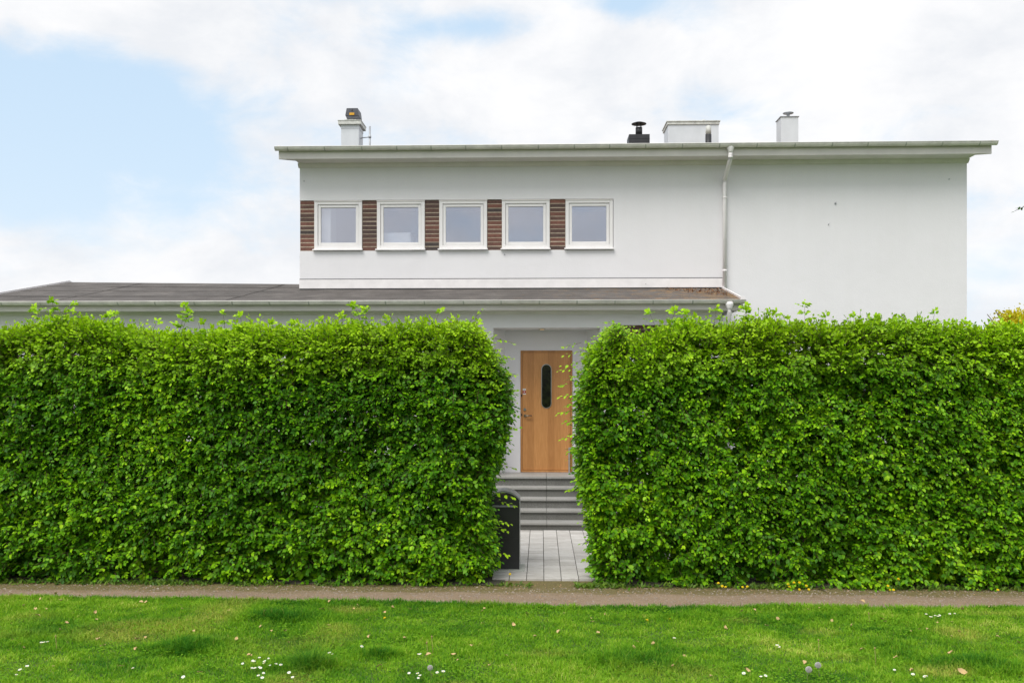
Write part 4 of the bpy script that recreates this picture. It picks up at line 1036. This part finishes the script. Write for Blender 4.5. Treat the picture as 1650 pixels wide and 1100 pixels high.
# yellow dandelions
def make_dandelion():
    d = empty('dandelion', (0, 0, 0), '', 'dandelion', 'yellow dandelions')
    MB().tube([(0, 0, 0), (.004, -.002, .045), (0, 0, .09)], .0018, 6).build('stalk', M['stem'], d)
    p = MB()
    for ring, (n, r_, z) in enumerate(((16, .021, .094), (13, .016, .098), (9, .010, .101))):
        for k in range(n):
            a = 2*math.pi*(k+.5*ring)/n; ca, sa = math.cos(a), math.sin(a)
            p.quad((ca*.002-sa*.001, sa*.002+ca*.001, .092), (ca*.002+sa*.001, sa*.002-ca*.001, .092), (ca*r_+sa*.003, sa*r_-ca*.003, z), (ca*r_-sa*.003, sa*r_+ca*.003, z))
    p.build('petals', M['dand'], d)
    return d
dn = make_dandelion(); first = True
for px, py, where in [(1156, 934, 0), (1163, 936, 0), (1172, 949, 0), (1206, 940, 0), (1193, 941, 0), (1266, 941, 0), (1270, 938, 0), (1275, 931, 0), (1284, 929, 0), (1295, 937, 0), (1284, 943, 0), (1268, 950, 0), (1300, 952, 0), (1426, 935, 0), (1427, 943, 0), (1444, 927, 0), (1438, 948, 0), (1605, 947, 0), (818, 914, 1), (1121, 991, 2), (1078, 999, 2), (1038, 1000, 2), (1150, 1009, 2), (1463, 987, 2), (625, 997, 2)]:
    if where == 2: x, y = ground_at(px, py+2); z = -.055
    else:
        y = 10.36 if not where else 10.62; x = PX(px, y); z = PZ(py, y, px)-.097
        z = max(min(z, .09), -.05)
    lab = {0: 'yellow dandelion at the foot of the right hedge', 1: 'lone yellow dandelion growing beside the black letter box', 2: 'low yellow dandelion flower down in the lawn grass'}[where]
    sc = random.uniform(.8, 1.1); rot = (R(random.uniform(15, 50)), R(random.uniform(-20, 20)), 0)
    hh_ = max(z, 0)
    if first: o = dn; first = False
    else: o = copy_thing(dn, (0, 0, 0), rot, 1, lab)
    o.location = (x, y, min(z, .02) if where == 2 else (z if z < 0 else 0)); o['label'] = lab; o.rotation_euler = rot
    o.scale = (.7, .7, 1+hh_/.09 if where != 2 else 1)
    if where == 0: o['group'] = 'yellow dandelions at the foot of the right hedge'
    elif where == 2: o['group'] = 'yellow dandelions down in the lawn'
    else: del o['group']
# dandelion clocks
def clock(px, py, sc, label, tilt):
    x, y = ground_at(px, py+26); h_ = .13*sc
    z = PZ(py, y, px); d = empty('dandelion_clock', (x, y, 0), label, 'dandelion clock')
    MB().tube([(x, y, 0), (x+tilt*.01, y, z*.5), (x, y, z)], .002, 6).build('stalk', M['stem'], d)
    n = 260; i = np.arange(n); ph = np.arccos(1-2*(i+.5)/n); th = math.pi*(1+5**.5)*i
    dirs = np.stack([np.cos(th)*np.sin(ph), np.sin(th)*np.sin(ph), np.cos(ph)], 1); c = np.array([x, y, z])
    a = np.repeat(c[None]+dirs*.004, 1, 0); r_ = .021*sc
    ends = c+dirs*r_*.8; tb, te = [a], [ends]
    u = nrm(np.cross(dirs, [0.2, .3, .9])); w = np.cross(dirs, u)
    for q in range(5):
        an = 2*math.pi*q/5; tb.append(ends); te.append(ends+dirs*r_*.22+(u*math.cos(an)+w*math.sin(an))*r_*.16)
    s_ = sticks(np.concatenate(tb), np.concatenate(te), .0006, .0005, 'seed_head', [M['fluff']]); adopt(s_, d)
clock(693, 1075, .95, 'single grey dandelion clock left of centre at the lawn front', 1)
clock(1303, 1078, 1.1, 'left one of the two dandelion clocks at the right of the lawn', -1)
clock(1318, 1071, 1.1, 'right one of the two dandelion clocks at the right of the lawn', 1)
for px, py, h_ in ((1321, 1066, .17), (92, 1055, .15), (698, 1058, .16), (690, 1062, .13), (1412, 1078, .16), (1402, 1010, .12)):
    x, y = ground_at(px, py); mb = MB(); mb.tube([(x, y, 0), (x-.006, y, h_*.5), (x-.012, y, h_)], [.0022, .0018, .0015], 6)
    mb.lathe(x-.012, y, [(.002, h_-.002), (.006, h_+.006), (.004, h_+.018), (.001, h_+.02)], 8)
    tag(mb.build('seed_stalk', simple('dry_stem', (.36, .25, .11), .8) if px == 1321 else bpy.data.materials['dry_stem'], None, (x, y, 0)), 'thin bare brown seed stalk standing up out of the lawn', 'stalk', 'bare seed stalks in the lawn')
# fallen leaves
def make_dry(seed):
    r_ = random.Random(seed); mb = MB(); n = 6; L, Wd = .036, .013
    rows = []
    for i in range(n+1):
        t = i/n; w = Wd*math.sin(math.pi*min(1, t*.93+.04))**.8+.0005; cx_ = (t-.5)*L; z = .006*math.sin(t*math.pi*1.2+seed)+.004
        rows.append([mb.bm.verts.new((cx_, -w, z+.006*r_.random()+.004)), mb.bm.verts.new((cx_, 0, z)), mb.bm.verts.new((cx_, w, z+.006*r_.random()+.004))])
    for a, b in zip(rows, rows[1:]):
        for k in range(2): f = mb.bm.faces.new((a[k], b[k], b[k+1], a[k+1])); f.smooth = True
    mb.tube([(-L*.5, 0, .004), (-L*.75, .002, .005)], .0007, 4)
    return mb.build('fallen_leaf', M['dleaf'])
protos = [make_dry(i) for i in range(4)]
dry_px = [(18, 965), (90, 964), (65, 972), (97, 973), (128, 968), (57, 990), (38, 982), (75, 989), (227, 978), (235, 977), (293, 989), (153, 994), (60, 1000), (108, 1011), (155, 1006), (187, 1012), (157, 1027), (158, 1039), (220, 1039), (235, 1034), (168, 1049), (162, 1051), (97, 1024), (288, 1004), (312, 1026), (357, 1002), (369, 991), (381, 1038), (32, 1046), (22, 1040), (38, 1053), (219, 1053), (115, 1090), (86, 1084), (321, 1092), (196, 1082), (531, 976), (518, 989), (570, 988), (576, 981), (632, 987), (661, 988), (781, 988), (777, 992), (428, 993), (471, 1001), (420, 1017), (438, 1024), (460, 1026), (530, 1015), (592, 1007), (620, 994), (596, 1034), (652, 1037), (619, 1055), (630, 1051), (691, 1065), (778, 1012), (730, 1064), (789, 1082), (738, 1073), (611, 1082), (401, 1065), (465, 1042), (404, 1065), (974, 996), (952, 1004), (955, 1009), (901, 1027), (909, 995), (1022, 1053), (1053, 1045), (1026, 1042), (964, 1027), (1104, 1067), (1169, 1020), (1098, 993), (1195, 992), (1254, 1004), (1235, 1015), (1216, 990), (1280, 983), (1302, 988), (1372, 1017), (1420, 1005), (1426, 1011), (1467, 1026), (1482, 1021), (1494, 1022), (1511, 1012), (1533, 1009), (1546, 1025), (1607, 1034), (1640, 1044), (1532, 1061), (1533, 1034), (1390, 1055), (1443, 1068), (1551, 1093), (1470, 1088), (1592, 986), (1551, 990), (1340, 1009), (1320, 986), (1150, 1081), (1145, 1098), (1205, 1090), (1635, 976), (1296, 1076), (995, 1085), (1084, 1083), (828, 1015), (862, 1034), (850, 996), (880, 1060), (760, 1048), (1390, 976), (815, 1066)]
lgrp = 'dry brown leaves on the lawn'
for i, (px, py) in enumerate(dry_px):
    x, y = ground_at(px, py)
    p = protos[i % 4]; o = p if i < 4 else p.copy()
    if i >= 4: COL.objects.link(o)
    sc = random.uniform(.5, 1.3)
    if (px, py) in ((1551, 1093),): sc = 1.9
    if (px, py) in ((158, 1039), (1372, 1017), (1022, 1053), (220, 1039)): sc = 1.35
    o.location = (x, y, .042+.012*random.random()); o.scale = (sc,)*3
    o.rotation_euler = (R(random.uniform(-25, 45)), R(random.uniform(-30, 30)), random.uniform(0, 6.28))
    if (px, py) == (1551, 1093): tag(o, 'largest pale brown fallen leaf near the lower right corner of the lawn', 'fallen leaf')
    else: tag(o, 'small dry brown leaf lying on the lawn grass', 'fallen leaf', lgrp)

# ------------------------------------------------------------------ trees
def small_tree():
    c = np.array([PX(1678, 30), 30, 3.75]); root = empty('tree', (c[0], 30, 0), 'yellow-green leafy tree showing above the right end of the hedge', 'tree')
    tr = MB(); tr.tube([(c[0], 30, -.1), (c[0]+.1, 30.05, 1.2), (c[0], 30, 2.4), (c[0]-.1, 30, 3.6)], [.15, .12, .09, .04], 9)
    for k in range(11):
        a = k*2.4; e = Vector((c[0]+math.cos(a)*1.6, 30+math.sin(a)*1.6, 3.2+.9*math.sin(k*1.9)+.5))
        tr.tube([(c[0], 30, 1.6+.12*k), ((c[0]+e.x)/2, (30+e.y)/2, (1.9+.1*k+e.z)/2+.15), e], [.05, .03, .012], 6)
    tr.build('trunk', M['bark'], root)
    n = 24000; cl = 110; cc = nrm(rng.normal(0, 1, (cl, 3)))*rng.uniform(.5, 1, (cl, 1))**.5*[1.5, 1.5, 1.0]
    k = rng.integers(0, cl, n); p = c+cc[k]+rng.normal(0, .2, (n, 3))*[1, 1, .6]
    az = rng.normal(0, 1, (n, 3))
    fo = leaves(p, az, nrm(rng.normal(0, .6, (n, 3))+[0, -.3, 1]), rng.uniform(.06, .10, n), rng.random(n)*.6+.4*rng.random(cl)[k], np.zeros(n), 'crown', [M['maple']], wid=.8); adopt(fo, root)
small_tree()
def side_tree():
    tip = np.array([PX(1635, 13.0), 13.0, PZ(340, 13.0, 1635)])
    bx = tip[0]+3.1; root = empty('tree', (bx, 13.2, 0), 'dark twig of a tree reaching into the picture at the right edge', 'tree')
    t = MB(); t.tube([(bx, 13.2, -.1), (bx-.05, 13.2, 1.5), (bx+.05, 13.15, 3.2), (bx-.1, 13.1, 5), (bx, 13.1, 6.4)], [.17, .14, .11, .07, .02], 10); t.build('trunk', M['bark'], root)
    br = MB(); tip_v = Vector(tip)
    br.tube([(bx, 13.15, 3.6), (bx-1, 13.1, 4.5), (tip[0]+.9, 13.05, tip[2]+.42), (tip[0]+.3, 13.02, tip[2]+.14), tip_v], [.06, .04, .018, .007, .003], 7)
    P_, T_ = [], []
    for k in range(26):
        z = 3.4+.11*k; a = k*2.4; L_ = 1.5-.03*k
        if math.cos(a) < -.2: L_ *= .6
        e = Vector((bx+math.cos(a)*L_, 13.15+math.sin(a)*L_, z+.7)); br.tube([(bx, 13.15, z), ((bx+e.x)/2, (13.15+e.y)/2, z+.45), e], [.03, .018, .005], 6)
        for q in range(14):
            f_ = .35+.65*random.random(); P_.append((bx+(e.x-bx)*f_, 13.15+(e.y-13.15)*f_, z+.7*f_+random.uniform(-.05, .12)))
    br.build('branches', M['bark'], root)
    for k in range(16):
        f_ = k/15; P_.append(tuple(tip*(1-f_)+np.array([tip[0]+.5, 13.03, tip[2]+.24])*f_+rng.normal(0, .008, 3)))
    P_ = np.array(P_); n = len(P_)
    P_ = np.concatenate([P_, P_[:-16]+rng.normal(0, .06, (n-16, 3))]); n = len(P_)
    fo = leaves(P_, rng.normal(0, 1, (n, 3))+[-.4, 0, .1], rng.normal(0, .5, (n, 3))+[0, 0, 1], rng.uniform(.03, .055, n), np.zeros(n), np.zeros(n), 'crown', [M['weed']]); adopt(fo, root)
side_tree()

# ------------------------------------------------------------------ sky and sun
EL, AZ = R(56), R(-30)       # sun high behind the camera, to its left
w = bpy.data.worlds.new('World'); scene.world = w; w.use_nodes = True; nt = w.node_tree
bg = nt.nodes['Background']; bg.inputs['Strength'].default_value = .1
sky = nt.nodes.new('ShaderNodeTexSky'); sky.sky_type = 'NISHITA'; sky.sun_disc = False
sun_dir = Vector((math.sin(AZ)*-1*-1, -math.cos(AZ), 0))     # horizontal direction towards the sun
sun_dir = Vector((math.sin(AZ), -math.cos(AZ), 0)).normalized()
sky.sun_elevation = EL; sky.sun_rotation = math.atan2(sun_dir.x, sun_dir.y)
sky.air_density = 1.1; sky.dust_density = 1.5; sky.ozone_density = 1.2
def mth(op, a, b=None, c=None, clamp=False):
    n = nt.nodes.new('ShaderNodeMath'); n.operation = op; n.use_clamp = clamp
    for i, v in enumerate((a, b, c)):
        if v is None: continue
        if isinstance(v, bpy.types.NodeSocket): nt.links.new(v, n.inputs[i])
        else: n.inputs[i].default_value = v
    return n.outputs[0]
tc = nt.nodes.new('ShaderNodeTexCoord'); sp = nt.nodes.new('ShaderNodeSeparateXYZ'); nt.links.new(tc.outputs['Generated'], sp.inputs[0])
az = mth('ARCTAN2', sp.outputs[0], sp.outputs[1]); el = mth('ARCSINE', sp.outputs[2])
cb_ = nt.nodes.new('ShaderNodeCombineXYZ'); nt.links.new(az, cb_.inputs[0]); nt.links.new(mth('MULTIPLY', el, 1.7), cb_.inputs[1])
def wn_(scale, detail, rough, off, dist=0):
    mp = nt.nodes.new('ShaderNodeMapping'); mp.inputs['Location'].default_value = off; nt.links.new(cb_.outputs[0], mp.inputs['Vector'])
    n = noise(nt, scale, detail, rough, mp.outputs[0], dist); return n.outputs[0]
def blob(px, py, sx, sy, amp):        # broad bank of cloud (+) or clear air (-)
    a0 = math.atan((px-VX)/F)-YAW; e0 = math.atan((VY-py)/F)
    dx = mth('DIVIDE', mth('SUBTRACT', az, a0), sx/F); dy = mth('DIVIDE', mth('SUBTRACT', el, e0), sy/F)
    q = mth('ADD', mth('MULTIPLY', dx, dx), mth('MULTIPLY', dy, dy))
    return mth('MULTIPLY', mth('EXPONENT', mth('MULTIPLY', q, -1.0)), amp)
cov = mth('ADD', mth('ADD', mth('MULTIPLY', wn_(3.4, 3, .5, (2.3, 1.1, 0), .2), .8), mth('MULTIPLY', wn_(9.5, 9, .6, (4.3, 8.1, 0), .3), .75)), -.07)
for b_ in ((90, 210, 270, 90, -.36), (270, 225, 110, 60, -.22), (60, 340, 300, 110, -.26), (435, 75, 75, 45, -.26), (640, 85, 55, 60, -.12), (120, 40, 290, 72, .55), (345, 120, 60, 60, .05), (480, 130, 130, 60, .16), (330, 195, 70, 40, .12), (350, 0, 60, 22, -.25), (780, 45, 90, 26, -.36), (1010, 5, 60, 22, -.34), (1130, 130, 40, 45, -.06), (900, 130, 230, 80, .2), (1400, 100, 300, 130, .18), (300, 470, 500, 60, .16), (1620, 360, 70, 50, -.12), (1190, 190, 130, 40, -.12), (1540, 215, 120, 30, -.1)):
    cov = mth('ADD', cov, blob(*b_))
mr = nt.nodes.new('ShaderNodeMapRange'); mr.interpolation_type = 'SMOOTHSTEP'; nt.links.new(cov, mr.inputs[0]); mr.inputs[1].default_value = .40; mr.inputs[2].default_value = .78
shade = wn_(5.5, 8, .6, (7, 3, 1), .2)
shr = ramp(nt, mth('ADD', shade, mth('MULTIPLY', mth('SUBTRACT', mth('MULTIPLY', cov, .55), .4), -.3)), [(.34, (9.1, 9.1, 9.15)), (.48, (8.5, 8.55, 8.7)), (.64, (7.5, 7.7, 8.05))])
# clear sky: physically computed sky thinned with pale high haze
base = mixc(nt, .7, sky.outputs[0], (6.3, 8.3, 10.2))
hz = mth('MULTIPLY', mth('EXPONENT', mth('MULTIPLY', mth('ABSOLUTE', el), -7.0)), .8)
base = mixc(nt, hz, base, (8.3, 8.55, 8.9))
c_ = mixc(nt, mr.outputs[0], base, shr.outputs[0])
nt.links.new(c_, bg.inputs['Color'])
sd_ = bpy.data.lights.new('sun', 'SUN'); so_ = bpy.data.objects.new('sun', sd_); COL.objects.link(so_)
sd_.energy = 2.3; sd_.angle = R(34); sd_.color = (1, .97, .92)
tow = Vector((sun_dir.x*math.cos(EL), sun_dir.y*math.cos(EL), math.sin(EL)))
so_.rotation_euler = (-tow).to_track_quat('-Z', 'Y').to_euler(); so_.location = (-5, -10, 20)

scene.view_settings.view_transform = 'Standard'; scene.view_settings.look = 'None'
scene.view_settings.exposure = .20; scene.view_settings.gamma = 1
scene.render.engine = 'CYCLES'
scene.cycles.max_bounces = 8; scene.cycles.diffuse_bounces = 3; scene.cycles.transmission_bounces = 4
